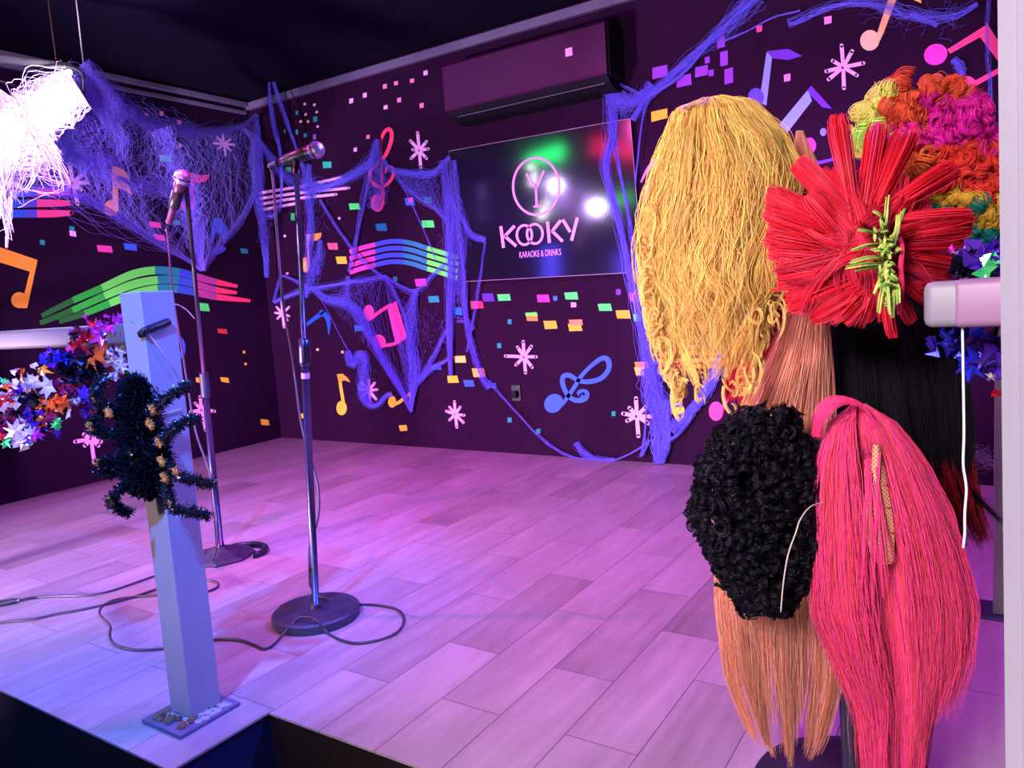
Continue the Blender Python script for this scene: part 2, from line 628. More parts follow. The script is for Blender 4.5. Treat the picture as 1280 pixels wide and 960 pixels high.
# confetti squares: u, v, w, h, colour
SQ = [
    (439, 126, 5, 6, LILAC), (456, 119, 5, 6, LILAC), (481, 108, 5, 6, (240, 130, 190)), (495, 104, 5, 5, (240, 130, 190)), (515, 101, 5, 5, (240, 130, 190)),
    (532, 91, 5, 6, LILAC), (499, 125, 5, 6, (240, 130, 190)), (482, 134, 5, 5, LILAC), (527, 132, 5, 6, (240, 130, 190)), (460, 171, 4, 5, (240, 130, 190)), (444, 187, 4, 5, LILAC),
    (381, 130, 3, 3, PEACH), (393, 131, 3, 3, LILAC), (382, 143, 3, 3, PEACH), (396, 140, 3, 3, LILAC), (376, 152, 3, 3, PEACH), (385, 152, 2.5, 3, PEACH), (397, 158, 3, 3, LILAC),
    (371, 141, 3, 5, TEAL), (394, 149, 5, 7, TEAL), (371, 165, 3, 6, TEAL), (382, 169, 4, 5, TEAL), (393, 171, 4, 6, (120, 100, 190)), (356, 164, 3, 5, TEAL),
    (409, 206, 11, 8, (50, 190, 170)), (360, 212, 8, 6, (60, 200, 130)), (366, 271, 5, 9, (50, 180, 110)),
    (443, 258, 13, 8, GREEN), (512, 252, 11, 9, BLUE), (513, 250, 5, 6, PINK), (535, 250, 10, 8, TEAL), (535, 280, 15, 9, GREEN), (477, 284, 13, 9, (30, 120, 170)), (416, 308, 12, 8, (240, 90, 130)),
    (427, 325, 13, 9, YELLOW), (494, 349, 5, 6, TEAL), (526, 353, 14, 9, MAG), (542, 374, 13, 8, TEAL), (572, 389, 11, 9, (40, 120, 220)), (449, 410, 11, 7, (40, 100, 210)),
    (596, 381, 15, 9, RED), (610, 372, 14, 10, (90, 50, 190)), (630, 372, 16, 8, GREEN), (575, 449, 14, 9, (245, 215, 110)), (598, 463, 15, 5, YELLOW), (599, 468, 15, 6, YELLOW), (566, 474, 13, 8, YELLOW),
    (545, 459, 13, 7, BLUE), (586, 479, 12, 8, BLUE), (614, 482, 12, 6, BLUE), (637, 402, 5, 6, TEAL), (624, 432, 5, 6, TEAL),
    (679, 373, 15, 9, MAG), (694, 373, 5, 6, (60, 130, 190)), (714, 370, 16, 9, GREEN), (717, 381, 7, 6, LILAC), (756, 384, 16, 9, GREEN), (779, 393, 17, 10, (255, 176, 60)),
    (796, 371, 18, 11, RED), (801, 397, 18, 9, GREEN), (773, 365, 6, 7, (120, 50, 190)), (664, 393, 15, 5, LIME), (665, 398, 14, 6, (240, 150, 80)), (688, 406, 16, 10, YELLOW), (720, 403, 16, 7, (240, 150, 110)),
    (719, 409, 16, 9, YELLOW), (803, 457, 18, 9, (250, 140, 70)), (803, 464, 18, 10, YELLOW),
    (825, 90, 19, 14, PURPLE), (855, 101, 18, 14, PURPLE), (877, 89, 16, 12, PURPLE), (856, 82, 6, 6, PURPLE), (884, 75, 6, 8, PURPLE), (889, 91, 6, 8, PURPLE),
    (905, 73, 10, 18, PURPLE), (911, 95, 11, 19, PURPLE), (901, 50, 9, 19, PURPLE), (949, 36, 7, 8, PINK), (824, 144, 20, 12, YELLOW),
    (1035, 25, 9, 9, (245, 140, 225)), (984, 97, 8, 9, (245, 140, 225)),
    (504, 535, 9, 7, YELLOW), (378, 520, 4, 6, YELLOW), (637, 525, 5, 6, TEAL), (767, 517, 5, 6, TEAL), (673, 539, 5, 6, TEAL), (846, 507, 16, 7, (40, 80, 210)), (847, 513, 17, 8, YELLOW),
    (424, 273, 3, 3, LILAC), (356, 295, 3, 3, LILAC), (359, 342, 3, 3, LILAC), (397, 437, 3, 3, PEACH), (428, 440, 3, 3, PEACH),
    # side wall
    (331, 528, 10, 7, YELLOW), (53, 303, 6, 6, TEAL), (90, 286, 6, 6, TEAL), (91, 292, 8, 7, LILAC), (131, 311, 18, 8, (235, 66, 170)), (163, 309, 16, 8, BLUE), (194, 281, 15, 7, (235, 66, 170)),
    (199, 297, 14, 7, (235, 66, 170)), (219, 278, 11, 6, TEAL), (255, 384, 13, 10, GREEN), (278, 414, 12, 6, (200, 60, 60)), (248, 475, 6, 6, YELLOW), (281, 475, 10, 6, YELLOW), (305, 314, 9, 6, TEAL), (207, 198, 15, 8, LIME),
    (202, 142, 5, 6, (240, 130, 170)), (224, 153, 5, 6, (240, 130, 170)), (192, 168, 5, 6, (240, 130, 170)), (214, 166, 5, 5, (240, 130, 170)), (225, 182, 4, 5, (240, 130, 170)), (183, 144, 5, 5, (240, 130, 170)),
    (305, 440, 3, 3, YELLOW), (307, 455, 3, 3, YELLOW),
]
for i, (u, v, w, h, c) in enumerate(SQ):
    left = u < corner_u(v)
    sl = (-.02 if left else -.06)
    sk = .22 if w > 7 and v > 230 else .03
    j = [rng.uniform(-.4, .4) for _ in range(8)] if w > 6 else [rng.uniform(-.15, .15) for _ in range(8)]
    w2, h2 = w / 2, h / 2
    tl = (0.10 if left else (-.22 if v < 200 else -.02))
    pts = [(u - w2 - sk * h2 + j[0], v - h2 - tl * w2 + j[1]), (u + w2 - sk * h2 + j[2], v - h2 + tl * w2 + j[3]),
           (u + w2 + sk * h2 + j[4], v + h2 + tl * w2 + j[5]), (u - w2 + sk * h2 + j[6], v + h2 - tl * w2 + j[7])]
    Paint().poly(pts, c, .0015 + .00025 * (i % 5)).build('painted_square')


def star(u, v, arms, w=4.5):
    p = Paint()
    for k, (du, dv) in enumerate(arms):
        p.stroke([(u, v), (u + du, v + dv)], [w * .9, w], LILAC, .0015 + .0002 * k)
    p.build('painted_star')


star(524, 188, [(-2, -22), (2, 21), (-11, -12), (9, -11), (11, -2), (9, 10), (-8, -1), (-10, 10)], 4)
star(353, 392, [(-1, -15), (2, 17), (-9, -1), (8, -8), (8, 3), (-7, -8), (6, 8), (-6, 6)], 3)
star(461, 488, [(0, -13), (2, 15), (-11, -2), (10, -1), (9, 11), (-8, 8), (7, -9), (-8, -9)], 3.5)
star(569, 518, [(-1, -16), (2, 16), (-11, -4), (11, 1), (10, 10), (-7, 7), (6, -9), (-7, -9)], 3.5)
star(655, 446, [(-1, -19), (2, 20), (-23, -1), (15, 0), (-8, -12), (9, -13), (10, 13), (-10, 10)], 4)
star(796, 520, [(-1, -22), (2, 25), (-17, -3), (21, 1), (-9, -10), (11, -11), (14, 9), (-12, 6)], 5)
star(1054, 84, [(-2, -27), (1, 26), (11, -20), (-13, -8), (-21, 5), (25, -5), (17, 10), (-18, 15)], 5)
star(91, 229, [(-4, -24), (6, 26), (-25, -2), (18, -1), (-12, -12), (10, -9), (10, 8), (-12, 12)], 5)
star(280, 180, [(-2, -13), (2, 14), (-13, -1), (13, 1), (-8, -8), (8, -6), (8, 8), (-7, 6)], 3)
star(114, 549, [(0, -10), (4, 31), (-20, 3), (12, 3), (-8, 8), (9, -7), (9, 8), (-9, -6)], 5)
star(252, 512, [(-2, -16), (5, 26), (16, 2), (-14, 3), (8, -10), (8, 10), (-8, -8), (-7, 8)], 4)

# --- notes, side wall
p = Paint()
p.poly([(-8, 307), (0, 309), (47, 325), (42, 341), (0, 328), (-8, 326)], ORANGE)
p.poly([(41, 325), (47, 325), (34, 385), (26, 385)], ORANGE, .0022)
p.ellipse(24, 375, 10, 10, ORANGE)
p.build('painted_beamed_note', 'orange beamed note')
p = Paint()
p.poly([(140, 208), (147, 208), (148, 262), (141, 262)], ORANGE)
p.ellipse(139, 260, 9, 10, ORANGE)
p.poly([(141, 208), (150, 210), (158, 216), (163, 226), (156, 222), (147, 219), (143, 219)], ORANGE, .0022)
p.poly([(143, 225), (155, 227), (162, 234), (166, 244), (158, 239), (148, 235), (143, 235)], ORANGE, .0027)
p.build('painted_flagged_note', 'orange note with two flags')
p = Paint()
p.poly([(237, 216), (242, 216), (243, 262), (237, 262)], HOT)
p.poly([(237, 216), (250, 219), (263, 218), (258, 226), (249, 229), (241, 228)], PINK, .0022)
p.ellipse(234, 257, 8, 6, PINK)
p.build('painted_flagged_note', 'hot pink flagged note')
p = Paint()
p.poly([(267, 272), (276, 273), (283, 283), (286, 292), (280, 304), (276, 292), (270, 291), (265, 305), (262, 305)], (66, 90, 226))
p.ellipse(274, 313, 9, 4, (66, 90, 226), -20)
p.build('painted_curled_note', 'blue note')
p = Paint()
ring = [(222 + 7 * math.cos(a), 435 + 12 * math.sin(a)) for a in np.linspace(0, 2 * math.pi, 14)]
p.stroke(ring, 6, BLUE, caps=False)
p.build('painted_note_head', 'blue open note head')
p = Paint()
for k, (a, b) in enumerate([(243, 240), (255, 254), (267, 267)]):
    cs = [TEAL, BLUE, (90, 80, 220), PINK, PINK, (120, 40, 100)]
    p.stroke([(-12, a), (6, a), (30, (a + b) / 2), (44, b), (70, b), (90, b + 1 - k)], [10, 10, 10, 10, 9, 6], cs, .0015)
p.build('painted_staff', 'pink and teal painted staff')
p = Paint()
gcs = [(40, 110, 50), (50, 190, 70), LIME, LIME, TEAL, (60, 90, 210), (190, 70, 160), RED, (200, 70, 100)]
bands = [
    [(52, 395), (90, 376), (125, 361), (163, 344), (192, 338), (222, 340), (243, 345), (268, 352), (297, 358)],
    [(50, 404), (90, 388), (128, 371), (165, 356), (195, 350), (220, 350), (243, 355), (268, 362), (296, 366)],
    [(74, 402), (105, 392), (135, 380), (166, 368), (196, 361), (220, 361), (243, 365), (270, 371), (313, 376)],
]
for k, bd in enumerate(bands):
    p.stroke(bd, [6, 8, 9, 10.5, 10, 10, 9, 8, 4], gcs, .0015, n=60, caps=False)
p.build('painted_staff', 'green to red waving painted staff')

# --- back wall
p = Paint()
p.stroke([(326, 241), (375, 233), (427, 222)], 3.5, LILAC)
p.stroke([(326, 248), (375, 241), (436, 235)], 3.5, LILAC, .0018)
p.stroke([(328, 255), (362, 249), (420, 243)], 3.5, LILAC)
p.stroke([(329, 262), (350, 258), (372, 254)], 3.5, LILAC)
p.build('painted_staff', 'pale lilac painted staff')
p = Paint()
for k in range(4):
    o = 8.5 * k
    p.stroke([(437, 315 + o), (452, 310 + o), (468, 306 + o), (486, 302 + o), (503, 302 + o), (518, 305 + o), (533, 310 + o), (553, 316 + o), (572, 322 + o)], 5.8,
             [(235, 72, 190), (235, 72, 190), (66, 88, 222), (66, 88, 222), (48, 130, 170), (48, 130, 170), LIME, LIME, LIME], .002, n=64, caps=False)
p.build('painted_staff', 'pink, blue and green arched painted staff')
# treble clef (red pink)
p = Paint()
def tc(x, y):
    return (430 + x / 7.38, 150 + y / 7.38)
p.stroke([tc(*q) for q in [(362, 700), (350, 560), (345, 440), (335, 330), (345, 180), (378, 105), (420, 85), (440, 130), (430, 210), (385, 320), (330, 385), (268, 440), (240, 510), (262, 580), (330, 618), (400, 590), (450, 520), (452, 450), (425, 425), (395, 440), (382, 490)]],
         [4, 4, 4, 3.5, 3.5, 4.5, 5, 5, 5, 4.5, 4, 4, 4, 4, 4, 4, 4, 3.8, 3.4, 3, 2], RED, n=150)
p.ellipse(*tc(308, 765), 8, 11, RED)
p.poly([tc(338, 620), tc(372, 620), tc(372, 780), tc(338, 760)], RED, .003)
p.build('painted_treble_clef', 'red painted treble clef')
p = Paint()
p.stroke([(384, 294), (386, 326)], 2.5, ORANGE)
p.poly([(383, 293), (402, 291), (401, 297), (395, 301), (385, 301)], ORANGE, .0022)
p.ellipse(382, 331, 5.5, 9.5, (250, 150, 60))
p.ellipse(382, 332, 3, 6, YELLOW, off=.003)
p.build('painted_flagged_note', 'small orange flagged note')
p = Paint()
p.stroke([(382, 407), (392, 399), (402, 392)], [4, 5, 6], (34, 84, 190))
p.stroke([(402, 390), (410, 399), (411, 418)], [6, 6, 1.5], (34, 84, 190), .0024)
p.build('painted_curled_note', 'blue arrow shaped note')
p = Paint()
p.poly([(484, 384), (495, 376), (508, 419), (494, 428)], PINK, .0022)
p.stroke([(464, 398), (474, 390), (488, 381)], 4, PINK)
p.stroke([(478, 432), (492, 430), (506, 422)], [4, 4, 4], PINK)
p.ellipse(461, 391, 6.5, 10, PINK)
p.ellipse(474, 427, 8, 9, PINK, -30)
p.build('painted_beamed_note', 'pink sideways beamed note')
p = Paint()
p.stroke([(430, 508), (427, 490), (424, 470)], 4, YELLOW)
p.ellipse(427, 510, 6.5, 9, YELLOW)
p.poly([(421, 468), (428, 467), (434, 472), (438, 478), (430, 475), (424, 480)], ORANGE, .0026)
p.build('painted_flagged_note', 'yellow flagged note')
p = Paint()
p.ellipse(490, 502, 5, 7.5, YELLOW)
p.stroke([(492, 506), (500, 502), (510, 494), (514, 492), (512, 506)], [4, 4, 4, 4, 2], YELLOW)
p.build('painted_curled_note', 'yellow curled note')
# blue swirling clef
p = Paint()
def bc(x, y):
    return (660 + x / 6.4, 430 + y / 6.4)
p.stroke([bc(*q) for q in [(270, 490), (320, 420), (380, 330), (420, 265), (500, 180), (590, 115), (640, 130), (645, 200), (590, 270), (500, 300), (410, 295), (330, 250), (280, 265), (280, 330), (320, 410), (380, 450), (450, 440), (475, 395), (440, 372), (405, 390), (425, 412)]],
         [4, 5, 5, 5, 5, 6, 7, 6, 6, 6, 5, 6, 6, 6, 5.5, 6, 7, 5, 4, 5, 5], (62, 104, 240), n=150)
p.ellipse(*bc(205, 475), 12.5, 11, (62, 104, 240), -45)
p.build('painted_treble_clef', 'blue painted treble clef lying on its side')
# pink note low, behind the wigs
p = Paint()
p.ellipse(895, 514, 9, 12, PINK)
p.stroke([(903, 512), (910, 495), (917, 477)], 5, PINK)
p.poly([(915, 474), (956, 494), (952, 506), (917, 488)], PINK, .0026)
p.stroke([(953, 500), (945, 515), (938, 532)], 5, PINK)
p.ellipse(930, 536, 9, 12, PINK)
p.build('painted_beamed_note', 'pink beamed note behind the wigs')
# top right notes
p = Paint()
def tr(x, y):
    return (1000 + x / 4.923, y / 4.923)
p.ellipse(*tr(430, 248), 12, 13, (250, 200, 175), 20)
p.poly([tr(480, 190), tr(515, 200), tr(592, 0), tr(600, -60), tr(545, -60), tr(540, 0)], (250, 182, 130), .003)
p.poly([tr(515, 200), tr(480, 275), tr(460, 250), tr(480, 190)], (250, 192, 150), .0032)
p.build('painted_single_note', 'peach single note')
p = Paint()
p.poly([tr(700, 0), tr(748, 20), tr(735, -40), tr(690, -40)], (240, 200, 100))
p.build('painted_square')
p = Paint()
p.ellipse(*tr(835, 335), 15, 13, HOT, -25)
p.poly([tr(905, 305), tr(925, 330), tr(1115, 225), tr(1150, 150), tr(1135, 160)], PINK, .003)
p.poly([tr(1150, 142), tr(1105, 225), tr(1215, 370), tr(1290, 470), tr(1290, 360)], PINK, .0034)
p.ellipse(*tr(1015, 525), 14, 11, PINK, -25)
p.poly([tr(1070, 500), tr(1080, 530), tr(1290, 415), tr(1290, 380)], PINK, .003)
p.build('painted_beamed_note', 'large pink beamed note by the pillar')
VIO = (112, 52, 214)
p = Paint()
p.ellipse(945, 122, 10, 12, (96, 76, 238))
p.poly([(949, 128), (958, 66), (966, 64), (958, 132)], (140, 150, 235), .0022)
p.poly([(958, 64), (985, 61), (1003, 70), (985, 75), (966, 73)], VIO, .003)
p.build('painted_flagged_note', 'violet flagged note above the blonde wig')
p = Paint()
p.poly([(972, 158), (1010, 112), (1015, 126), (984, 166)], (140, 160, 240))
p.poly([(1009, 113), (1014, 107), (1040, 136), (1028, 134), (1015, 121)], VIO, .0026)
p.ellipse(1029, 165, 4, 5, (130, 130, 240))
p.build('painted_beamed_note', 'pale blue and violet bent note')
p = Paint()
p.stroke([(1008, 205), (1030, 202), (1064, 192)], 4, VIO)
p.ellipse(1062, 188, 8, 7, HOT)
p.ellipse(1012, 182, 8, 10, HOT)
p.build('painted_beamed_note', 'pink and violet note between the wigs')
p = Paint()
p.stroke([(801, 228), (812, 208), (832, 192), (846, 186)], [2, 4, 4, 3], (226, 130, 220))
p.stroke([(804, 250), (815, 225), (835, 210)], [3, 6, 5], (226, 130, 220))
p.stroke([(814, 262), (830, 240), (850, 228)], [3, 6, 5], (226, 130, 220))
p.build('painted_curled_note', 'lilac curling strokes behind the blonde wig')
p = Paint()
for k, (x0, x1, y, c) in enumerate([(829, 850, 433, RED), (818, 850, 444, RED), (829, 850, 458, RED), (838, 905, 426, ORANGE), (845, 905, 434, (255, 170, 90)), (845, 905, 442, ORANGE), (838, 905, 451, (255, 180, 90)), (850, 900, 458, ORANGE)]):
    p.stroke([(x0, y), (x1, y - 1)], 3.2 if c == RED else 5.5, c, .0015 + .0002 * k)
p.build('painted_staff', 'orange and red staff behind the blonde wig')
p = Paint()
p.ellipse(1236, 162, 8, 8, (220, 60, 190))
p.poly([(1236, 172), (1247, 158), (1250, 176), (1240, 180)], (120, 120, 240), .003)
p.build('painted_note_head', 'magenta note head by the pillar')


# ================================================================== AIR CONDITIONER
ACY = -.22
tl, tr_, br_, bl = on(553, 76, 1, ACY), on(757, 27, 1, ACY), on(757, 95, 1, ACY), on(555, 137, 1, ACY)
ax0, ax1 = (tl[0] + bl[0]) / 2, (tr_[0] + br_[0]) / 2
az1, az0 = (tl[2] + tr_[2]) / 2, (bl[2] + br_[2]) / 2
ac = thing('air_conditioner', ((ax0 + ax1) / 2, -.1, az0 - .07), 'plum painted wall air conditioner above the glossy sign, black underside', 'air conditioner')
g = Geo()
prof = [(0, az1), (ACY + .02, az1), (ACY, az1 - .02), (ACY, az0 + .01), (ACY + .01, az0), (0, az0)]
k = len(prof)
g.add([(ax0, y, z) for y, z in prof] + [(ax1, y, z) for y, z in prof],
      [tuple(range(k - 1, -1, -1)), tuple(range(k, 2 * k))] + [(i, (i + 1) % k, (i + 1) % k + k, i + k) for i in range(k)])
g.build('casing', M['ac'], ac)
g = Geo()
prof = [(0, az0 - .001), (ACY + .015, az0 - .001), (ACY + .05, az0 - .035), (ACY + .11, az0 - .06), (0, az0 - .065)]
k = len(prof)
x0, x1 = ax0 + .01, ax1 - .005
g.add([(x0, y, z) for y, z in prof] + [(x1, y, z) for y, z in prof],
      [tuple(range(k - 1, -1, -1)), tuple(range(k, 2 * k))] + [(i, (i + 1) % k, (i + 1) % k + k, i + k) for i in range(k)])
o = g.build('underside', M['black_matte'], ac)
o['label'] = 'black underside with the air outlet'
g = Geo()
g.box((ax1 + .001, -.20, az0 + .0), (ax1 + .012, 0, az1 - .01), .004)  # black slab: shade on the casing's right end, put in as colour
g.build('black_end', M['black_matte'], ac)
g = Geo().box((x0 + .05, ACY + .042, az0 - .040), (x1 - .03, ACY + .046, az0 - .036))
g.build('louvre', M['trim'], ac)
g = Geo()
c0 = on(640, 85, 1, ACY - .001)
a = np.linspace(math.radians(60), math.radians(260), 24)
g.tube([(c0[0] + .038 * math.cos(t), ACY - .001, c0[2] + .045 * math.sin(t)) for t in a], .0008, 5)
g.build('emblem', M['trim'], ac)
g = Geo()
s0 = on(711, 65, 1, ACY - .002)
g.box((s0[0] - .022, ACY - .0025, s0[2] - .022), (s0[0] + .022, ACY - .0003, s0[2] + .022))  # thin pale pink square on the casing front
o = g.build('pale_square', mat('pale_pink_square', lin((246, 176, 236)), .6), ac)
o['label'] = 'small pale pink square'

# ================================================================== SIGN (glossy panel, hangs a little crooked)
SY = -.035
c4 = [on(u, v, 1, SY) for u, v in [(561, 189), (788, 148), (803, 340), (580, 352)]]
c4 = [np.array(c) for c in c4]
sign = thing('sign_board', (np.mean([c[0] for c in c4]), 0, c4[3][2]), 'large glossy black panel on the back wall reading KOOKY KARAOKE & DRINKS', 'sign')
g = Geo()
g.add([tuple(c) for c in c4] + [(c[0], SY + .02, c[2]) for c in c4],
      [(3, 2, 1, 0), (4, 5, 6, 7), (0, 1, 5, 4), (1, 2, 6, 5), (2, 3, 7, 6), (3, 0, 4, 7)])
g.build('panel', M['sign'], sign)
g = Geo()
cc = [np.array([c[0], SY - .001, c[2]]) for c in c4]
g.tube([cc[3], cc[0], cc[1], cc[2]], .0022, 6)
g.tube([cc[2], cc[3]], .0018, 6)
g.build('edge_strip', M['edge'], sign)
for fx, fz in ((.1, .1), (.9, .1), (.1, .9), (.9, .9)):
    q = c4[0] * (1 - fx) * fz + c4[1] * fx * fz + c4[2] * fx * (1 - fz) + c4[3] * (1 - fx) * (1 - fz)
    Geo().lathe((q[0], SY + .02, q[2]), (0, 1, 0), [(0, .012), (-SY - .021, .012)], 12).build('standoff', M['chrome'], sign)


class Letters(Paint):
    def build3(self, name, parent, m=None):
        v = np.array(self.v)
        v2 = v.copy()
        v2[:, 1] += .0012
        n = len(v)
        f = list(self.f)
        return mesh(name, v, f, m or M['letter'], parent)


def sg(x, y):
    return (560 + x / 4.923, 140 + y / 4.923)


def lettr(name, strokes, w, closed=False):
    g = Geo()
    for pts in strokes:
        q = np.array([sg(*p_) for p_ in pts])
        if len(q) > 4:
            q = smoothpts(q, 60)
        T = np.gradient(q, axis=0)
        T /= np.linalg.norm(T, axis=1, keepdims=True)
        Nn = np.stack([-T[:, 1], T[:, 0]], axis=1) * w / 2 / 4.923
        A, B = q + Nn, q - Nn
        for i in range(len(q) - 1):
            vs = []
            for off in (SY - .0005, SY - .002):
                for (u, v) in (A[i], A[i + 1], B[i + 1], B[i]):
                    vs.append(on(u, v, 1, off))
            g.add(vs, [(0, 1, 2, 3), (7, 6, 5, 4), (0, 4, 5, 1), (1, 5, 6, 2), (2, 6, 7, 3), (3, 7, 4, 0)])
    return g.build(name, M['letter'], sign)


def ell(cx, cy, rx, ry, n=24):
    return [(cx + rx * math.cos(a), cy + ry * math.sin(a)) for a in np.linspace(0, 2 * math.pi, n)]


lettr('letter', [[(325, 703), (333, 770), (342, 836)], [(410, 700), (348, 766)], [(348, 762), (420, 826)]], 19)
lettr('letter', [ell(470, 757, 46, 60)], 15)
lettr('letter', [ell(534, 750, 48, 60)], 15)
lettr('letter', [[(612, 674), (618, 740), (624, 806)], [(694, 666), (640, 735)], [(640, 731), (706, 797)]], 19)
lettr('letter', [[(706, 662), (752, 738)], [(796, 650), (778, 720), (760, 792)]], 19)
lettr('circle_emblem', [ell(542, 458, 142, 175, 30)], 14)
lettr('letter', [[(480, 378), (512, 425), (541, 472)], [(590, 362), (566, 418), (543, 472)], [(541, 465), (543, 520), (546, 580)], [(526, 583), (568, 577)]], 14)
# tagline
fc = bpy.data.curves.new('tagline', 'FONT')
fc.body = 'KARAOKE & DRINKS'
fc.size = .07
fc.extrude = .0005
fc.align_x = 'LEFT'
fc.materials.append(M['letter'])
fo = bpy.data.objects.new('tagline', fc)
q0 = on(*sg(438, 898), 1, SY - .001)
q1 = on(*sg(694, 880), 1, SY - .001)
link(fo, sign)
bpy.context.view_layer.update()
wdt = fo.dimensions.x
d = q1 - q0
ln = math.hypot(d[0], d[2])
ang = math.atan2(d[2], d[0])
fo.location = Vector(q0 - origin(sign))
fo.rotation_euler = (math.pi / 2, -ang, 0)
fo.scale = (ln / wdt, .8, 1)
bpy.context.view_layer.update()
tm = bpy.data.meshes.new_from_object(fo.evaluated_get(bpy.context.evaluated_depsgraph_get()))
to = bpy.data.objects.new('tagline', tm)
to.location, to.rotation_euler, to.scale = fo.location.copy(), fo.rotation_euler.copy(), fo.scale.copy()
bpy.data.objects.remove(fo)
link(to, sign)
to.name = 'tagline'

# wall socket
q = on(646, 491, 1, -.001)
sock = thing('wall_socket', (q[0], -.02, q[2] - .05), 'small black wall socket low on the back wall', 'socket')
Geo().box((q[0] - .035, -.012, q[2] - .055), (q[0] + .035, -.001, q[2] + .055), .003).build('cover_plate', M['black'], sock)
Geo().box((q[0] - .018, -.045, q[2] - .03), (q[0] + .018, -.0125, q[2] + .015), .004).build('plug', M['black_matte'], sock)

# ================================================================== RAILINGS
rail = thing('railing', (3.26, -3.07, 0), 'white steel stage railing with square post at the stage corner, tinsel and spider on it', 'railing', None)
Geo().box((3.214, -3.115, .012), (3.304, -3.025, 1.12), .003).build('post', M['post'], rail)
Geo().box((1.2, -3.105, .990), (3.213, -3.045, 1.045), .012).build('handrail', mat('rail_paint_toned_down', (.09, .075, .095, 1), .5), rail, True)  # same white paint, darkened to offset the close lamp's light
Geo().box((3.175, -3.175, .0), (3.345, -2.995, .011), .002).build('base_plate', M['trim'], rail)
g = Geo()
for k in range(26):
    x, y = rng.uniform(3.20, 3.315), rng.uniform(-3.155, -3.118)
    r = rng.uniform(.006, .014)
    g.lathe((x, y, .011), (rng.uniform(-.3, .3), rng.uniform(-.3, .3), 1), [(0, r), (r * .5, r * .9), (r * .9, r * .4)], 9)
o = g.build('rusty_clump', M['grime'], rail)
o['label'] = 'rusty grime around the foot'
g = Geo()
for k in range(40):
    t = rng.uniform(0, 1)
    x, y = (3.31 + rng.uniform(-.003, .02), -3.12 + t * .11) if k % 2 else (3.22 + t * .09, -3.12 + rng.uniform(-.006, .003))
    r = rng.uniform(.006, .013)
    g.lathe((x, y, .009), (0, 0, 1), [(0, r), (r * .6, r * .8), (r * 1.0, r * .3)], 9)
g.build('grout', M['grout'], rail, True)
# loose leg on left end of the rail, out of the frame
Geo().box((1.2, -3.115, 0.0), (1.28, -3.035, .989), .003).build('post', M['white'], rail)

rail2 = thing('railing', (5.1, -3.07, 0), 'white railing end with rounded corners poking out beside the white pillar', 'railing')
b0 = on(1157, 380, 1, -3.07)
zt, zb = on(1192, 351, 1, -3.10)[2], on(1192, 409, 1, -3.10)[2]
Geo().box((b0[0], -3.105, zb), (5.62, -3.045, zt), .010).build('handrail', M['white'], rail2, True)
o = Geo().box((b0[0] + .031, -3.1065, zb - .001), (5.4, -3.0435, zt + .001), .009).build('pink_lit_length', mat('pink_lit_rail_tone', (.22, .105, .20, 1), .5), rail2, True)  # same rail, pink light put into the colour of this length
Geo().box((5.5, -3.105, 0), (5.56, -3.045, zb - .0001), .003).build('post', M['white'], rail2)

sp = on(1251, 766, 2, 0)
rail3 = thing('railing', (sp[0] + .02, sp[1], 0), 'slim white post at the far right, mostly behind the pillar', 'railing')
Geo().box((sp[0] - .02, sp[1] - .04, .009), (sp[0] + .06, sp[1] + .04, 1.05), .003).build('post', M['white'], rail3)
Geo().box((sp[0] - .06, sp[1] - .07, 0), (sp[0] + .1, sp[1] + .07, .008), .002).build('base_plate', M['cast'], rail3)

# ================================================================== MICROPHONE STANDS
def v3(*a):
    return np.array(a, float)


def lerp(a, b, t):
    return a + (b - a) * t


st1 = thing('microphone_stand', (3.099, -2.493, 0), 'nearer microphone stand with thick round cast iron base', 'microphone stand', None)
top1 = on(370, 204, 1, -2.55)
b1 = v3(3.099, -2.493, .035)
Geo().lathe((3.099, -2.493, 0), (0, 0, 1), [(0, .143), (.003, .147), (.028, .147), (.034, .141), (.036, .02), (.05, .018), (.055, .012)], 56).build('base', M['cast'], st1, False)
ax = top1 - b1
jn = lerp(b1, top1, .585)
Geo().lathe(b1, ax, [(0, .0125), (np.linalg.norm(jn - b1), .0125)], 20).build('lower_tube', M['chrome'], st1, True)
Geo().lathe(jn, ax, [(0, .008), (np.linalg.norm(top1 - jn), .008)], 16).build('upper_tube', M['chrome'], st1, True)
Geo().lathe(lerp(b1, top1, .575), ax, [(0, .014), (.004, .018), (.02, .0185), (.06, .0185), (.085, .017), (.09, .01)], 20).build('clutch', M['chrome'], st1, True)
Geo().lathe(lerp(b1, top1, .548), ax, [(0, .0135), (.018, .0135)], 20).build('white_sticker', M['letter'], st1)['label'] = 'small white label on the tube'
dpt = (top1 - EYE) @ R.T[2] if False else float(np.dot(top1 - EYE, R[:, 2]))
hd = at(395, 187.5, dpt - .02)
tl_ = at(347, 204, dpt + .03)
mdir = (hd - tl_) / np.linalg.norm(hd - tl_)
clipc = at(372, 195, dpt)
Geo().lathe(clipc - mdir * .045, mdir, [(0, .012), (.004, .0165), (.08, .021), (.085, .018)], 20).build('microphone_clip', M['black'], st1, True)
Geo().lathe(top1, ax, [(-.03, .011), (.0, .011), (.012, .014), (.02, .008)], 16).build('clip_joint', M['black'], st1, True)


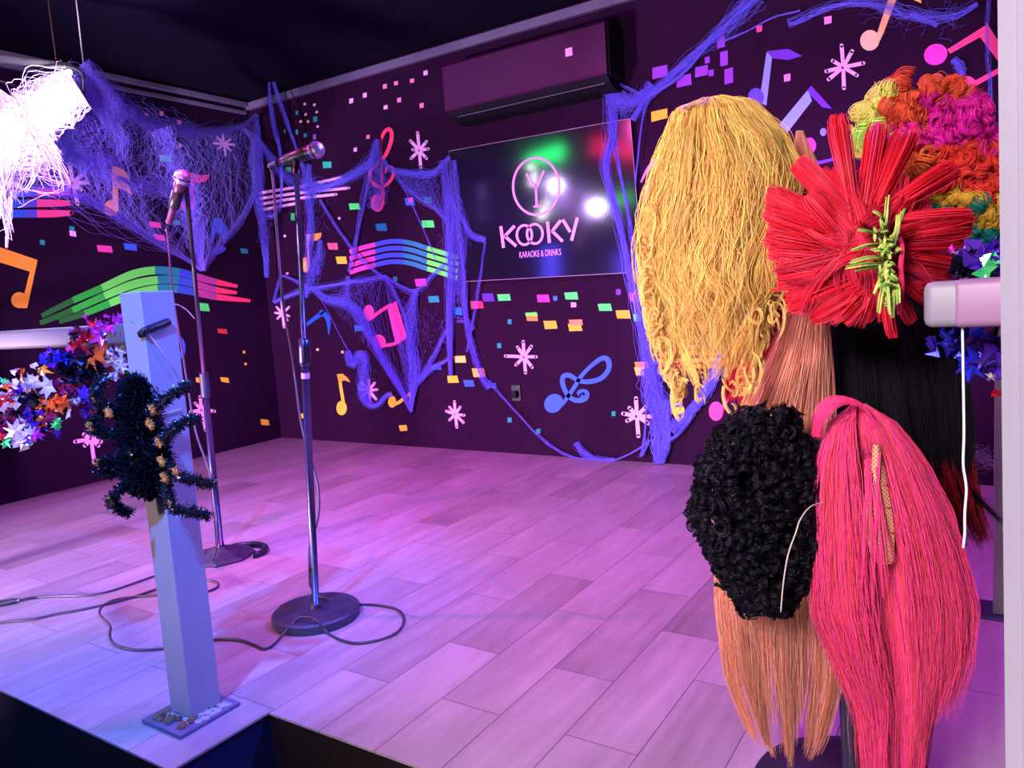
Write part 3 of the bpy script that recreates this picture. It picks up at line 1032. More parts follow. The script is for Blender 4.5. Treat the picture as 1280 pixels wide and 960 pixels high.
def microphone(hd, tl_, label, colour=None, headr=.026):
    d = tl_ - hd
    L_ = np.linalg.norm(d)
    d = d / L_
    t = thing('microphone', tuple(tl_), label, 'microphone', None)
    # ball grille
    prof = []
    for a in np.linspace(0, math.pi * .78, 12):
        prof.append((-headr * math.cos(a), headr * math.sin(a)))
    Geo().lathe(hd, d, prof, 28).build('grille', M['steel'], t, True)
    Geo().lathe(hd, d, [(headr * .10 - .003, headr * 1.05), (headr * .10 + .004, headr * 1.05)], 28).build('grille_band', M['chrome'], t, True)
    Geo().lathe(hd, d, [(headr * .62, headr * .68), (headr * .9, headr * .80), (headr * 1.6, .019), (L_ - .02, .0125), (L_, .0125)], 24).build('body', colour or M['black'], t, True)
    Geo().lathe(hd + d * (L_ + .0005), d, [(0, .009), (.03, .009), (.035, .005)], 16).build('connector', M['chrome'], t, True)
    return t


# the clip surrounds the microphone body
microphone(hd, tl_, 'black microphone with silver ball head lying level on the nearer stand', mat('violet_sheen_body', (.035, .02, .12, 1), .35))

st2 = thing('microphone_stand', (2.22, -2.213, 0), 'farther microphone stand with small domed base, behind the white post', 'microphone stand')
b2 = v3(2.20, -2.213, .03)
top2 = on(233, 236, 1, -2.25)
Geo().lathe((2.20, -2.213, 0), (0, 0, 1), [(0, .145), (.008, .147), (.014, .135), (.035, .06), (.05, .02), (.08, .016)], 8).build('base', M['cast'], st2)
ax2 = top2 - b2
j2 = lerp(b2, top2, .49)
Geo().lathe(b2, ax2, [(0, .016), (np.linalg.norm(j2 - b2), .0125)], 20).build('lower_tube', M['chrome'], st2, True)
Geo().lathe(j2, ax2, [(0, .009), (np.linalg.norm(top2 - j2), .009)], 16).build('upper_tube', M['black'], st2, True)
g = Geo()
prof = []
for k in range(15):
    prof += [(k * .007, .018), (k * .007 + .0035, .0195)]
g.lathe(lerp(b2, top2, .445), ax2, prof, 18)
g.build('grip', M['cast'], st2, True)
d2 = float(np.dot(top2 - EYE, R[:, 2]))
hd2, tl2 = at(227.5, 222, d2 - .06), at(211, 279, d2 + .0)
microphone(hd2, tl2, 'microphone with pink-lit ball head tilted upward on the farther stand', mat('plum_body', (.10, .03, .09, 1), .35), .032)
m2 = (tl2 - hd2) / np.linalg.norm(tl2 - hd2)
Geo().lathe(lerp(hd2, tl2, .30), m2, [(0, .020), (.004, .024), (.07, .021), (.075, .015)], 20).build('microphone_clip', M['black'], st2, True)
Geo().tube([lerp(hd2, tl2, .35), top2, top2 - (ax2 / np.linalg.norm(ax2)) * .03], .011, 10).build('clip_joint', M['black'], st2, True)
# horseshoe weight behind the farther base
a = np.linspace(-.4, math.pi + .4, 30)
cc_ = on(303, 691, 2, 0)
t = thing('weight_ring', (cc_[0], cc_[1], 0), 'black open ring lying on the floor behind the farther stand base', 'ring weight')
g = Geo()
g.tube([(cc_[0] + .02 + .10 * math.cos(x), cc_[1] + .10 * math.sin(x) * .8, .014) for x in a], .013, 10)
g.build('ring', M['black'], t, True)


# ================================================================== CABLES
def cable(name, pts, r, label, material=None, parent=None, n=90, cat='cable'):
    q = smoothpts(pts, n)
    g = Geo().tube(q, r, 8)
    o = g.build(name, material or M['cable'], parent, True)
    if parent is None:
        tag(o, label, cat)
    return o


fl = lambda u, v, z=.006: on(u, v, 2, z)
d1 = dpt
dp1 = lambda u, v, dd: at(u, v, dd)
tail1 = tl_ - mdir * .03
base_d = depth_on(396, 760, 2, 0)
pts = [tail1, at(341, 222, dpt + .05), at(347, 300, dpt), at(354, 380, dpt - .02), at(366, 450, 2.75), at(375, 520, 2.72), at(384, 560, 2.68), at(397, 605, 2.66), at(398, 645, 2.64), at(387, 685, 2.60), at(387, 715, 2.57)]
q = smoothpts(pts, 70)
floorpts = [fl(u, v) for u, v in [(445, 755), (470, 756), (495, 761), (505, 772), (500, 787), (480, 798), (448, 804), (424, 799), (408, 790)]]
over = [on(397, 776, 2, .045), on(384, 771, 2, .05), on(372, 773, 2, .045), on(358, 788, 2, .02)]
f2 = [fl(u, v) for u, v in [(345, 803), (332, 811), (318, 806), (300, 800), (270, 799), (235, 806), (200, 811), (168, 812), (145, 806), (137, 796), (138, 783), (130, 774), (124, 766), (130, 756), (150, 748), (190, 744), (225, 742), (255, 740), (270, 735), (273, 729), (262, 725), (245, 724)]]
pts2 = [fl(388, 733, .05), on(400, 745, 2, .05), on(425, 752, 2, .02)] + floorpts + over + f2
cable('microphone_cable', list(q) + pts2, .0042, 'long dark cable from the nearer microphone looping over the round base and floor', n=420)
pts = [tl2 + m2 * .03, at(211, 310, d2), at(214, 350, d2 - .02), at(221, 400, d2 - .03), at(228, 440, 3.0), at(236, 490, 2.98), at(245, 540, 2.95), at(262, 590, 2.9), at(268, 625, 2.88), at(272, 660, 2.86)]
pts += [fl(268, 695, .05), fl(255, 705), fl(230, 712), fl(200, 718), fl(170, 728), fl(140, 738), fl(110, 744), fl(70, 745), fl(40, 747), fl(24, 750)]
cable('microphone_cable', pts, .0042, 'thin dark cable hanging from the farther microphone and running left along the floor', n=260)
cable('floor_cable', [fl(u, v) for u, v in [(205, 733), (185, 740), (160, 748), (120, 758), (90, 764), (67, 768), (40, 774), (10, 777), (-20, 781)]], .0045, 'dark cable lying on the floor at the left border, lower of two')
t = thing('cable_connector', tuple(fl(15, 751, 0)), 'black audio plug with red tip at the end of the farther microphone cable', 'plug')
Geo().lathe(fl(24, 750, .0125), fl(8, 753, .012) - fl(24, 750, .012), [(0, .006), (.02, .012), (.07, .012), (.075, .009)], 16).build('shell', M['black'], t, True)
Geo().lathe(fl(9, 752, .0125), fl(-5, 755, .012) - fl(9, 753, .012), [(0, .007), (.05, .007)], 14).build('tip', mat('red_plug', (.9, .10, .08, 1), .4), t, True)
cable('wire_loop', [at(209, 392, 2.2), at(214, 383, 2.25), at(222, 381, 2.35), (at(234, 388, 2.6)), at(243, 398, 2.95)], .002, 'thin pale wire curving from the post to the farther stand', M['string'], cat='wire')

# ================================================================== COBWEBS
def webpath(pts, n, off=None):
    """pts (u, v, d or None) -> world polyline; None = just off the wall"""
    out = []
    for p_ in pts:
        u, v = p_[0], p_[1]
        d = p_[2] if len(p_) > 2 and p_[2] else wall_depth(u, v, off or .04)
        if len(p_) > 2 and d < 3.6:
            d += .4 * min(1, (3.6 - d) / .6)
        out.append(at(u, v, d))
    return resample(smoothpts(out, max(n, 24)), n)


def bundle(pts, width, count, n=26, wob=.5, off=None, rad=.0007):
    width = [x * .62 for x in width]
    """strands that follow one guide; width in metres at each guide point"""
    base = webpath(pts, n, off)
    w = np.interp(np.linspace(0, 1, n), np.linspace(0, 1, len(width)), width)
    T = np.gradient(base, axis=0)
    T /= np.linalg.norm(T, axis=1, keepdims=True) + 1e-9
    view = base - EYE
    view /= np.linalg.norm(view, axis=1, keepdims=True)
    S_ = np.cross(T, view)
    S_ /= np.linalg.norm(S_, axis=1, keepdims=True) + 1e-9
    P_ = np.empty((count, n, 3))
    for i in range(count):
        a0 = rng.normal(0, .42)
        ph, ph2 = rng.uniform(0, 6.28, 2)
        fr = rng.uniform(1, 4)
        tt = np.linspace(0, 1, n)
        lat = a0 + wob * .3 * np.sin(fr * 6.28 * tt + ph) + .12 * np.sin(fr * 19 * tt + ph2)
        dep = rng.normal(0, .25) + .2 * np.sin(fr * 5 * tt + ph2)
        P_[i] = base + S_ * (lat * w)[:, None] - view * (np.clip(dep, -.5, .8) * w * .5)[:, None]
    return P_, np.full((count, n), rad)


def between(A, B, count, n=18, sag=.03, wander=.02, rad=.00045, a_rng=(0, 1), b_rng=(0, 1), same=False):
    """thin hairs strung between two guides"""
    PA, PB = webpath(A, 60), webpath(B, 60)
    P_ = np.empty((count, n, 3))
    tt = np.linspace(0, 1, n)
    for i in range(count):
        ta = rng.uniform(*a_rng)
        tb = np.clip(ta + rng.normal(0, .12), 0, 1) if same else rng.uniform(*b_rng)
        a_, b_ = PA[int(ta * 59)], PB[int(tb * 59)]
        q = a_[None] * (1 - tt)[:, None] + b_[None] * tt[:, None]
        env = np.sin(math.pi * tt)
        q[:, 2] -= sag * env * rng.uniform(-.3, 1.2)
        for k in range(3):
            f_ = rng.uniform(.5, 2.6)
            ph = rng.uniform(0, 6.28)
            q[:, k] += wander * env * np.sin(f_ * 6.28 * tt + ph) * rng.uniform(.2, 1)
        P_[i] = q
    return P_, np.full((count, n), rad)


def curls(A, B, count, n=18, size=.06, rad=.00042):
    count = int(count * .6)
    """short curly fluff spread over the sheet between two guides"""
    PA, PB = webpath(A, 60), webpath(B, 60)
    P_ = np.empty((count, n, 3))
    for i in range(count):
        ta, tb = rng.uniform(0, 1), rng.uniform(0, 1)
        tb2 = np.clip(ta + rng.normal(0, .15), 0, 1)
        c_ = PA[int(ta * 59)] * (1 - tb) + PB[int(tb2 * 59)] * tb
        step = rng.normal(0, 1, (n, 3))
        for k in range(2):
            step = (step + np.roll(step, 1, 0) + np.roll(step, -1, 0)) / 3
        drift = rng.normal(0, .5, 3)
        q = np.cumsum(step + drift, axis=0)
        q *= size / (np.abs(q).max() + 1e-6)
        q[:, 1 if abs(c_[1]) < .5 else 0] *= .3
        P_[i] = c_ + q
    return P_, np.full((count, n), rad)


def web(name, parts, label, material=None):
    V, Fc, n0 = [], [], 0
    for P_, r_ in parts:
        # keep fibres inside the room
        P_ = P_.copy()
        P_[..., 0] = np.maximum(P_[..., 0], .006)
        P_[..., 1] = np.minimum(P_[..., 1], -.006)
        P_[..., 2] = np.maximum(P_[..., 2], .003)
        v_, f_ = strands(P_, r_, 3)
        V.append(v_)
        Fc.append(f_ + n0)
        n0 += len(v_)
    o = mesh(name, np.vstack(V), np.vstack(Fc), material or M['web'], None, None, True)
    return tag(o, label, 'cobweb')


LD = 3.7   # depth of the hanging lamp's web peak
wl = lambda u, v, o=.05: wall_depth(u, v, o)
topcurve = [(105, 78, LD), (135, 112, 4.0), (165, 140, 4.4), (205, 157, 4.8), (245, 164, 5.2), (280, 163, 5.6), (305, 156, 5.85), (321, 143, 5.95)]
lowcurve = [(-10, 236, 3.2), (40, 238, 3.5), (95, 243, 3.9), (150, 272, 4.4), (200, 305, 4.9), (235, 325, 5.2), (253, 338, 5.3)]
rightedge = [(321, 143, 5.95), (315, 200, 5.9), (318, 235, 5.9), (300, 275, 5.8), (275, 305, 5.55), (253, 338, 5.3)]
leftedge = [(105, 78, LD), (60, 130, 3.6), (30, 190, 3.4), (0, 236, 3.2)]
web('cobweb', [
    bundle(topcurve, [.02, .05, .06, .07, .08, .06, .04, .02], 60, 40),
    bundle(topcurve[:5], [.05, .09, .14, .16, .1], 40, 30),
    bundle(lowcurve, [.05, .05, .04, .04, .04, .03, .02], 34, 34),
    bundle(rightedge, [.03, .05, .05, .05, .05, .03], 30, 34),
    bundle([(300, 157, 5.8), (312, 168, 5.85), (318, 178, 5.9), (318, 235, 5.9)], [.02, .05, .03, .03], 20),
    bundle([(253, 338, 5.3), (247, 300, 5.25), (235, 250, 5.1), (215, 200, 4.9), (200, 160, 4.75)], [.03, .12, .22, .2, .1], 90, 34, 1.4, rad=.0008),
    bundle([(105, 80, LD), (120, 130, 3.9), (150, 170, 4.2), (150, 200, 4.4), (110, 195, 4.0), (60, 160, 3.6)], [.03, .05, .06, .06, .06, .05], 40, 40, 1.2),
    bundle([(50, 170, 3.5), (100, 200, 3.9), (150, 225, 4.4), (200, 235, 4.8), (240, 250, 5.1)], [.05, .08, .1, .1, .08], 50, 34, 1.2),
    bundle([(105, 78, LD), (125, 110, 3.85), (140, 140, 3.95), (155, 152, 4.1)], [.02, .08, .12, .06], 50, 24),
    between(topcurve, lowcurve, 150, 20, .05, .07, .00045, same=True),
    between(topcurve, rightedge, 120, 18, .05, .04, .00045, (.5, 1), (0, 1)),
    between(leftedge, lowcurve, 120, 18, .05, .06, .0005),
    between(leftedge, topcurve, 120, 18, .05, .05, .0005, (0, 1), (0, .5)),
    curls(topcurve, lowcurve, 360, 22, .09),
    curls(leftedge, [(140, 120, 4.0), (160, 150, 4.2), (160, 200, 4.4)], 260, 22, .09),
], 'wide dense cobweb swagged from the glowing stage light to the room corner', mat('lamp_paled_cobweb_fibre', (.24, .20, .95, 1), .7, spec=.1))  # paler copy of the web fibre, lamp light put into its colour

web('cobweb', [
    bundle([(321, 143, 5.95), (324, 200, 5.9), (324, 250, 5.9), (330, 300, 5.95), (333, 347, 6.0)], [.02, .05, .07, .07, .03], 46, 30, 1.0),
    bundle([(318, 240, 5.9), (326, 262, 5.9), (340, 268, 5.8), (352, 250)], [.03, .06, .04, .02], 24),
    curls([(320, 230, 5.9), (326, 320, 5.95)], [(345, 240, 5.9), (340, 275, 5.9)], 120, 20, .05),
], 'ragged cobweb clump hanging down the room corner')

SPK = [(338, 85, 5.5)]
web('cobweb', [
    bundle([(337, 84, 5.55), (337, 120, 5.6), (343, 160, 5.65), (350, 190, 5.65), (352, 230, 5.7), (350, 265)], [.012, .03, .035, .025, .015, .01], 34, 30, .7),
    bundle([(337, 84, 5.55), (348, 122, 5.6), (358, 150, 5.6), (373, 192, 5.65), (384, 220), (398, 240)], [.012, .03, .025, .015, .03, .06], 26, 30, .6),
    bundle([(322, 172, 5.9), (340, 200, 5.8), (352, 216), (375, 232), (405, 234), (432, 224), (455, 210), (468, 195), (472, 175)], [.02, .04, .06, .12, .1, .05, .06, .07, .03], 70, 44, 1.0),
    bundle([(384, 205), (386, 240), (388, 280), (386, 320), (392, 345)], [.06, .08, .05, .05, .12], 60, 30, 1.2),
    bundle([(400, 300), (398, 325), (388, 350), (382, 372)], [.03, .09, .09, .03], 40, 24, 1.2),
    curls([(370, 230), (384, 350)], [(420, 230), (400, 340)], 120, 20, .06),
], 'cobweb drawn up to a tall spike from behind the nearer microphone')

web('cobweb', [
    bundle([(472, 174), (470, 195), (474, 230), (468, 262)], [.02, .09, .14, .08], 50, 24, 1.0),
    bundle([(472, 174), (462, 215), (452, 262), (443, 310), (436, 340)], [.02, .06, .04, .03, .02], 26, 28),
    bundle([(478, 200), (487, 211), (515, 217), (540, 217), (552, 208), (562, 196)], [.03, .04, .04, .05, .04, .02], 46, 30, .9),
    bundle([(492, 215), (505, 232), (525, 250), (545, 262), (565, 285)], [.03, .03, .03, .02, .02], 18, 24),
    bundle([(500, 225), (518, 262), (533, 295), (545, 325)], [.01, .01, .01, .01], 8, 20),
    between([(495, 214), (550, 212)], [(505, 236), (560, 270)], 90, 16, .02, .03),
    curls([(495, 214), (550, 212)], [(510, 240), (555, 255)], 90, 18, .05),
], 'cobweb peaked over the red treble clef and strung toward the sign')

web('cobweb', [
    bundle([(555, 200), (561, 250), (563, 320), (562, 400), (563, 470)], [.05, .07, .05, .04, .015], 80, 34, .6),
    bundle([(568, 200), (572, 240), (580, 275), (592, 295), (607, 300)], [.03, .08, .08, .05, .03], 60, 28, .8),
    bundle([(560, 230), (575, 290), (580, 340), (583, 400), (592, 440), (602, 470), (612, 485)], [.04, .06, .05, .03, .03, .05, .05], 42, 34, .8),
    bundle([(607, 302), (602, 340), (592, 400), (584, 440)], [.02, .03, .02, .02], 10, 24),
    bundle([(571, 400), (585, 402), (592, 412)], [.04, .04, .03], 16, 14),
    between([(556, 215), (562, 400)], [(585, 270), (580, 400)], 120, 16, .02, .03),
    curls([(540, 298), (570, 300)], [(560, 320), (600, 300)], 60, 18, .05),
], 'tall curtain of cobweb down the left side of the sign')

web('cobweb', [
    bundle([(342, 378), (348, 355), (355, 345), (385, 360), (392, 362)], [.02, .03, .02, .04, .03], 20, 26),
    bundle([(342, 378), (365, 368), (390, 361), (430, 354), (465, 348), (482, 346)], [.03, .04, .05, .03, .05, .04], 34, 30),
    bundle([(392, 362), (408, 374), (430, 378), (445, 388), (455, 404), (468, 430), (485, 460), (500, 485), (514, 515)], [.04, .06, .08, .10, .07, .06, .06, .05, .015], 70, 44, .9),
    bundle([(435, 345), (435, 375), (448, 392)], [.05, .06, .06], 26, 18),
    bundle([(400, 250), (415, 275), (432, 300), (452, 325), (478, 346)], [.02, .02, .02, .02, .02], 18, 26),
    bundle([(480, 345), (492, 365), (505, 395), (511, 430), (513, 470), (514, 515)], [.03, .02, .02, .02, .02, .015], 18, 30),
    bundle([(520, 362), (515, 390), (514, 430), (520, 460), (514, 515)], [.03, .10, .09, .04, .015], 46, 30),
    bundle([(558, 412), (545, 440), (530, 465), (518, 485), (514, 512)], [.03, .03, .04, .04, .02], 26, 26),
    bundle([(482, 346), (500, 358), (520, 364), (540, 345), (555, 330)], [.03, .03, .04, .03, .02], 18, 24),
    between([(480, 346), (514, 510)], [(520, 362), (514, 512)], 90, 16, .02, .03),
    between([(395, 362), (500, 480)], [(435, 350), (480, 348)], 60, 16, .02, .03),
    curls([(530, 390), (560, 400)], [(525, 440), (555, 430)], 60, 18, .05),
    bundle([(522, 478), (540, 460), (555, 452), (563, 446)], [.04, .05, .03, .02], 30, 20),
], 'angular cobweb around the pink sideways note, ending in a low point')

web('cobweb', [
    bundle([(400, 372), (415, 400), (428, 425), (436, 440)], [.008, .008, .008, .02], 6, 20),
    bundle([(435, 438), (440, 455), (448, 445), (456, 445), (456, 470), (455, 490), (462, 505), (472, 506), (482, 495), (490, 492)], [.03, .06, .06, .04, .08, .09, .05, .03, .03, .02], 70, 40, 1.2),
    bundle([(450, 480), (453, 498), (462, 506), (474, 505)], [.02, .03, .02, .02], 26, 20),
    curls([(445, 450), (455, 500)], [(458, 450), (475, 500)], 110, 18, .04),
], 'small cobweb pouch over the lower lilac star')

web('cobweb', [
    bundle([(610, 476), (625, 493), (645, 515), (668, 540), (685, 555)], [.03, .012, .01, .01, .02], 8, 30),
    bundle([(682, 553), (702, 566), (722, 573), (752, 577), (775, 573), (800, 560), (812, 550)], [.02, .02, .01, .008, .008, .008, .02], 10, 34),
], 'thin cobweb thread drooping low along the back wall')
web('cobweb', [
    bundle([(720, 553), (724, 560), (735, 570), (750, 576), (768, 576)], [.03, .04, .04, .04, .03], 60, 20, .8),
], 'short blue cobweb tuft near the floor below the blue clef')

web('cobweb', [
    bundle([(757, 96), (766, 140), (766, 175), (758, 208), (764, 240), (775, 280), (786, 335), (798, 390), (808, 440), (812, 470)], [.015, .07, .07, .04, .05, .04, .05, .06, .06, .09], 80, 60, .5),
    bundle([(768, 150), (772, 200), (782, 250), (790, 300), (795, 345)], [.06, .03, .02, .03, .04], 14, 34),
    bundle([(757, 96), (790, 112), (805, 120)], [.01, .02, .01], 8, 18),
    bundle([(762, 120), (778, 128), (800, 122), (815, 105)], [.04, .09, .05, .04], 70, 24, 1.4),
    bundle([(812, 120), (803, 150), (797, 200), (794, 230)], [.02, .01, .01, .01], 8, 26),
    bundle([(812, 460), (817, 490), (824, 520), (824, 560), (824, 580)], [.10, .12, .10, .09, .05], 130, 34, .7, rad=.0012),
    bundle([(830, 500), (834, 530), (832, 560), (826, 578)], [.05, .05, .04, .03], 50, 24, .8, rad=.0012),
    bundle([(810, 470), (808, 520), (804, 560), (800, 572), (806, 562), (812, 550)], [.01, .01, .01, .02, .02, .01], 8, 30, rad=.0014),
    bundle([(905, 440), (890, 475), (875, 500), (858, 520), (838, 538)], [.04, .06, .05, .05, .06], 70, 28, .8, rad=.0012),
    bundle([(872, 505), (862, 525), (845, 545), (828, 556)], [.02, .02, .02, .02], 14, 20, rad=.0012),
    bundle([(812, 455), (825, 452), (835, 446)], [.04, .03, .02], 24, 14),
    curls([(760, 110), (775, 150)], [(800, 120), (790, 140)], 120, 18, .05),
], 'long twisted cobweb rope hanging from the air conditioner corner down to the floor')

web('cobweb', [
    bundle([(790, 150), (810, 120), (835, 98), (870, 65), (905, 35), (945, -8)], [.03, .05, .05, .06, .10, .10], 60, 40, .6),
    bundle([(905, 50), (935, 38), (965, 22), (1000, 12)], [.02, .01, .01, .02], 8, 24),
    bundle([(800, 128), (850, 95), (895, 45), (930, 10), (960, -10)], [.01, .02, .02, .03, .03], 20, 34),
], 'diagonal cobweb band rising from the air conditioner to the ceiling above the blonde wig')

web('cobweb', [
    bundle([(985, 30), (1040, 8), (1090, 4), (1140, 18), (1190, 20), (1222, 4)], [.04, .03, .03, .05, .05, .02], 24, 40, 1.4),
    bundle([(1137, 18), (1155, 25), (1172, 32)], [.02, .03, .02], 14, 18, 1.2),
    bundle([(1192, 73), (1200, 82), (1205, 95)], [.03, .05, .02], 26, 14),
    bundle([(1236, -5), (1234, 50), (1238, 110), (1241, 160)], [.02, .02, .02, .02], 8, 30),
    curls([(1050, 5), (1220, 10)], [(1100, 25), (1200, 40)], 60, 18, .08),
], 'faint thin cobweb across the top right of the back wall')
web('cobweb', [
    bundle([(1208, 562), (1222, 572), (1240, 580), (1255, 590)], [.05, .08, .06, .05], 20, 20, 1.4),
    curls([(1208, 555), (1250, 570)], [(1215, 585), (1252, 595)], 50, 18, .06),
], 'wisp of grey cobweb low on the back wall behind the white string', mat('grey_cobweb_fibre', (.22, .16, .30, 1), .8))

# ================================================================== STAGE LIGHTS
def parcan(c, face, label, r=.085, L_=.2, hang=None):
    c = np.array(c, float)
    f = np.array(face, float)
    f /= np.linalg.norm(f)
    t = thing('stage_light', tuple(c), label, 'stage light')
    Geo().lathe(c - f * L_, f, [(0, r * .55), (.02, r * .8), (.08, r), (L_ - .004, r), (L_, r * 1.03), (L_, r * .95)], 28).build('housing', M['black'], t, True)
    Geo().lathe(c, f, [(-.003, r * .94), (.010, r * .9), (.02, r * .6), (.024, .001)], 28).build('lens', M['lens'], t, True)
    up = v3(0, 0, 1)
    s = np.cross(f, up)
    s /= np.linalg.norm(s)
    pv = c - f * L_ * .5
    q = [pv + s * (r + .012), pv + s * (r + .014) + up * r * 1.2, pv + up * (r * 1.6), pv - s * (r + .014) + up * r * 1.2, pv - s * (r + .012)]
    Geo().tube(smoothpts(q, 24), .006, 8).build('yoke', M['black'], t, True)
    return t, pv + up * (r * 1.6)


c1 = at(76, 118, LD - .12)
f1 = v3(.8, -.55, -.42)
L1, y1 = parcan(c1, f1, 'glowing white stage light wrapped in cobweb below the hanging cord', .075)
c2 = at(-8, 172, 3.38)
f2_ = v3(.85, -.35, -.5)
L2, y2 = parcan(c2, f2_, 'large blinding white stage light cut by the left border', .145)
g = Geo()
g.tube([at(66, 96, LD - .1), at(88, 90, LD - .12)], .012, 10)
g.build('lamp_tube', M['lens'], L1, True)
Geo().lathe(at(61, 108, LD - .1), (R[:, 2] * -1), [(0, .008), (.01, .006)], 12).build('indicator', M['lens_pink'], L1, True)
# hanging crossbar and cords
bar = Geo().tube([at(-30, 70, 3.5), at(90, 84, LD)], .02, 10).build('hanging_bar', M['white'], None, True)
tag(bar, 'short pale bar that carries the stage lights below the ceiling', 'bar')


def ceiling_pt(u, v):
    return on(u, v, 2, 2.72)


ca = at(104, 78, LD)
cordtop = v3(ca[0] - .01, ca[1] + .01, 2.72)
Geo().tube([ca, cordtop * .5 + ca * .5 + v3(.002, 0, 0), cordtop], .0035, 6).build('hanging_cord', M['string'], L1, True)['label'] = 'pale cord'
cb = at(70, 74, LD - .05)
Geo().tube([cb, v3(cb[0] - .02, cb[1] + .01, 2.72)], .0035, 6).build('hanging_cord', M['grime'], L1, True)['label'] = 'brownish cord'
# fibres hugging the lamps, lamp glare put into their whitened colour
LA = [(-10, 130, 2.9), (10, 150, 2.85), (25, 190, 2.9), (25, 215, 2.95)]
LB = [(40, 145, 3.3), (60, 120, 3.45), (90, 110, 3.55), (95, 135, 3.55)]
web('cobweb', [
    bundle([(-12, 150, 2.85), (15, 150, 3.0), (40, 140, 3.25), (62, 125, 3.45), (95, 118, 3.5)], [.2, .2, .12, .10, .10], 160, 30, 1.2, rad=.0012),
    bundle([(-12, 190, 2.8), (10, 185, 2.85), (25, 175, 2.9)], [.25, .22, .15], 120, 20, 1.4, rad=.0012),
    bundle([(8, 215, 2.9), (11, 235, 2.95), (13, 262, 3.0), (10, 285, 3.0), (8, 310, 3.0)], [.04, .03, .02, .015, .01], 24, 24, .8, rad=.001),
    bundle([(0, 210, 2.9), (30, 208, 3.0), (50, 207, 3.1), (52, 215, 3.15)], [.05, .04, .03, .02], 30, 24, 1, rad=.001),
    bundle([(50, 145, 3.4), (65, 158, 3.45), (80, 165, 3.5)], [.03, .03, .02], 20, 16, rad=.001),
    bundle([(0, 122, 3.2), (20, 125, 3.2), (40, 124, 3.3), (60, 118, 3.4)], [.03, .03, .03, .03], 24, 24, 1.2, rad=.001),
    curls([(0, 130, 2.9), (25, 210, 2.95)], [(55, 140, 3.4), (60, 200, 3.3)], 400, 22, .07, rad=.0007),
    bundle([(-12, 165, 2.70), (15, 160, 2.75), (45, 140, 3.0), (70, 122, 3.2), (98, 110, 3.38)], [.34, .30, .14, .14, .12], 420, 30, 1.3, rad=.0016),
    bundle([(-12, 200, 2.72), (5, 200, 2.72), (22, 205, 2.75)], [.36, .34, .2], 240, 20, 1.4, rad=.0016),
], 'white-lit tangle of cobweb bridging the two stage lights', mat('glare_white_cobweb_fibre', (.75, .70, .98, 1), .7))

# ================================================================== TINSEL
def star_mesh(c, r, nrm, spikes=8, inner=.45, rot=0, crumple=.25):
    nrm = np.array(nrm, float)
    nrm /= np.linalg.norm(nrm)
    t = v3(0, 0, 1) if abs(nrm[2]) < .9 else v3(1, 0, 0)
    e1 = np.cross(nrm, t)
    e1 /= np.linalg.norm(e1)
    e2 = np.cross(nrm, e1)
    vs = [c + nrm * r * .15]
    m = spikes * 2
    for k in range(m):
        a = rot + math.pi * 2 * k / m
        rr = r if k % 2 == 0 else r * inner
        vs.append(c + (e1 * math.cos(a) + e2 * math.sin(a)) * rr + nrm * rng.normal(0, r * crumple))
    th = nrm * .0004
    vv = [v_ for v_ in vs] + [v_ - th for v_ in vs]
    f = [(0, 1 + k, 1 + (k + 1) % m) for k in range(m)] + [(m + 1, m + 2 + (k + 1) % m, m + 2 + k) for k in range(m)]
    return vv, f


TC = {'red': (.75, .03, .06), 'orange': (.95, .16, .03), 'silver': (.72, .62, .78), 'violet': (.12, .03, .55), 'blue': (.03, .03, .6), 'magenta': (.7, .05, .5), 'green': (.08, .8, .25), 'black': (.01, .01, .03), 'wine': (.28, .02, .12), 'gold': (.9, .4, .08)}


def garland(name, label, centre, spots, fringe, parent_loc):
    t = thing(name, parent_loc, label, 'garland')
    g = Geo()
    g.tube(smoothpts([at(*p_) for p_ in centre], 30), .004, 8)
    g.build('core_wire', M['foil_black'], t, True)
    for (u, v, r, cn, d) in spots:
        c = at(u, v, d)
        nrm = -R[:, 2] + rng.normal(0, .45, 3)
        vv, f = star_mesh(c, 1.25 * r / F * d, nrm, int(rng.choice([6, 7, 8])), .5, rng.uniform(0, 3), .22)
        mesh('foil_star', np.array(vv), f, M['foil'], t, [TC[cn]] * len(vv))
    # crumpled foil leaves around the wire
    V, Fq, C, n0 = [], [], [], 0
    for (u, v, sp_, cn, d, k_) in fringe:
        for _ in range(k_):
            c = at(u + rng.normal(0, sp_), v + rng.normal(0, sp_ * .7), d + rng.normal(0, .02))
            vv, f = star_mesh(c, rng.uniform(.010, .022), rng.normal(0, 1, 3), 5, .7, rng.uniform(0, 3), .5)
            V += vv
            Fq += [tuple(i + n0 for i in x) for x in f]
            n0 += len(vv)
            cv = np.array(TC[cn]) * rng.uniform(.5, 1.2)
            C += [tuple(np.clip(cv, 0, 1))] * len(vv)
    o = mesh('foil_fringe', np.array(V), Fq, M['foil'], t, C)
    o['kind'] = 'stuff'
    return t


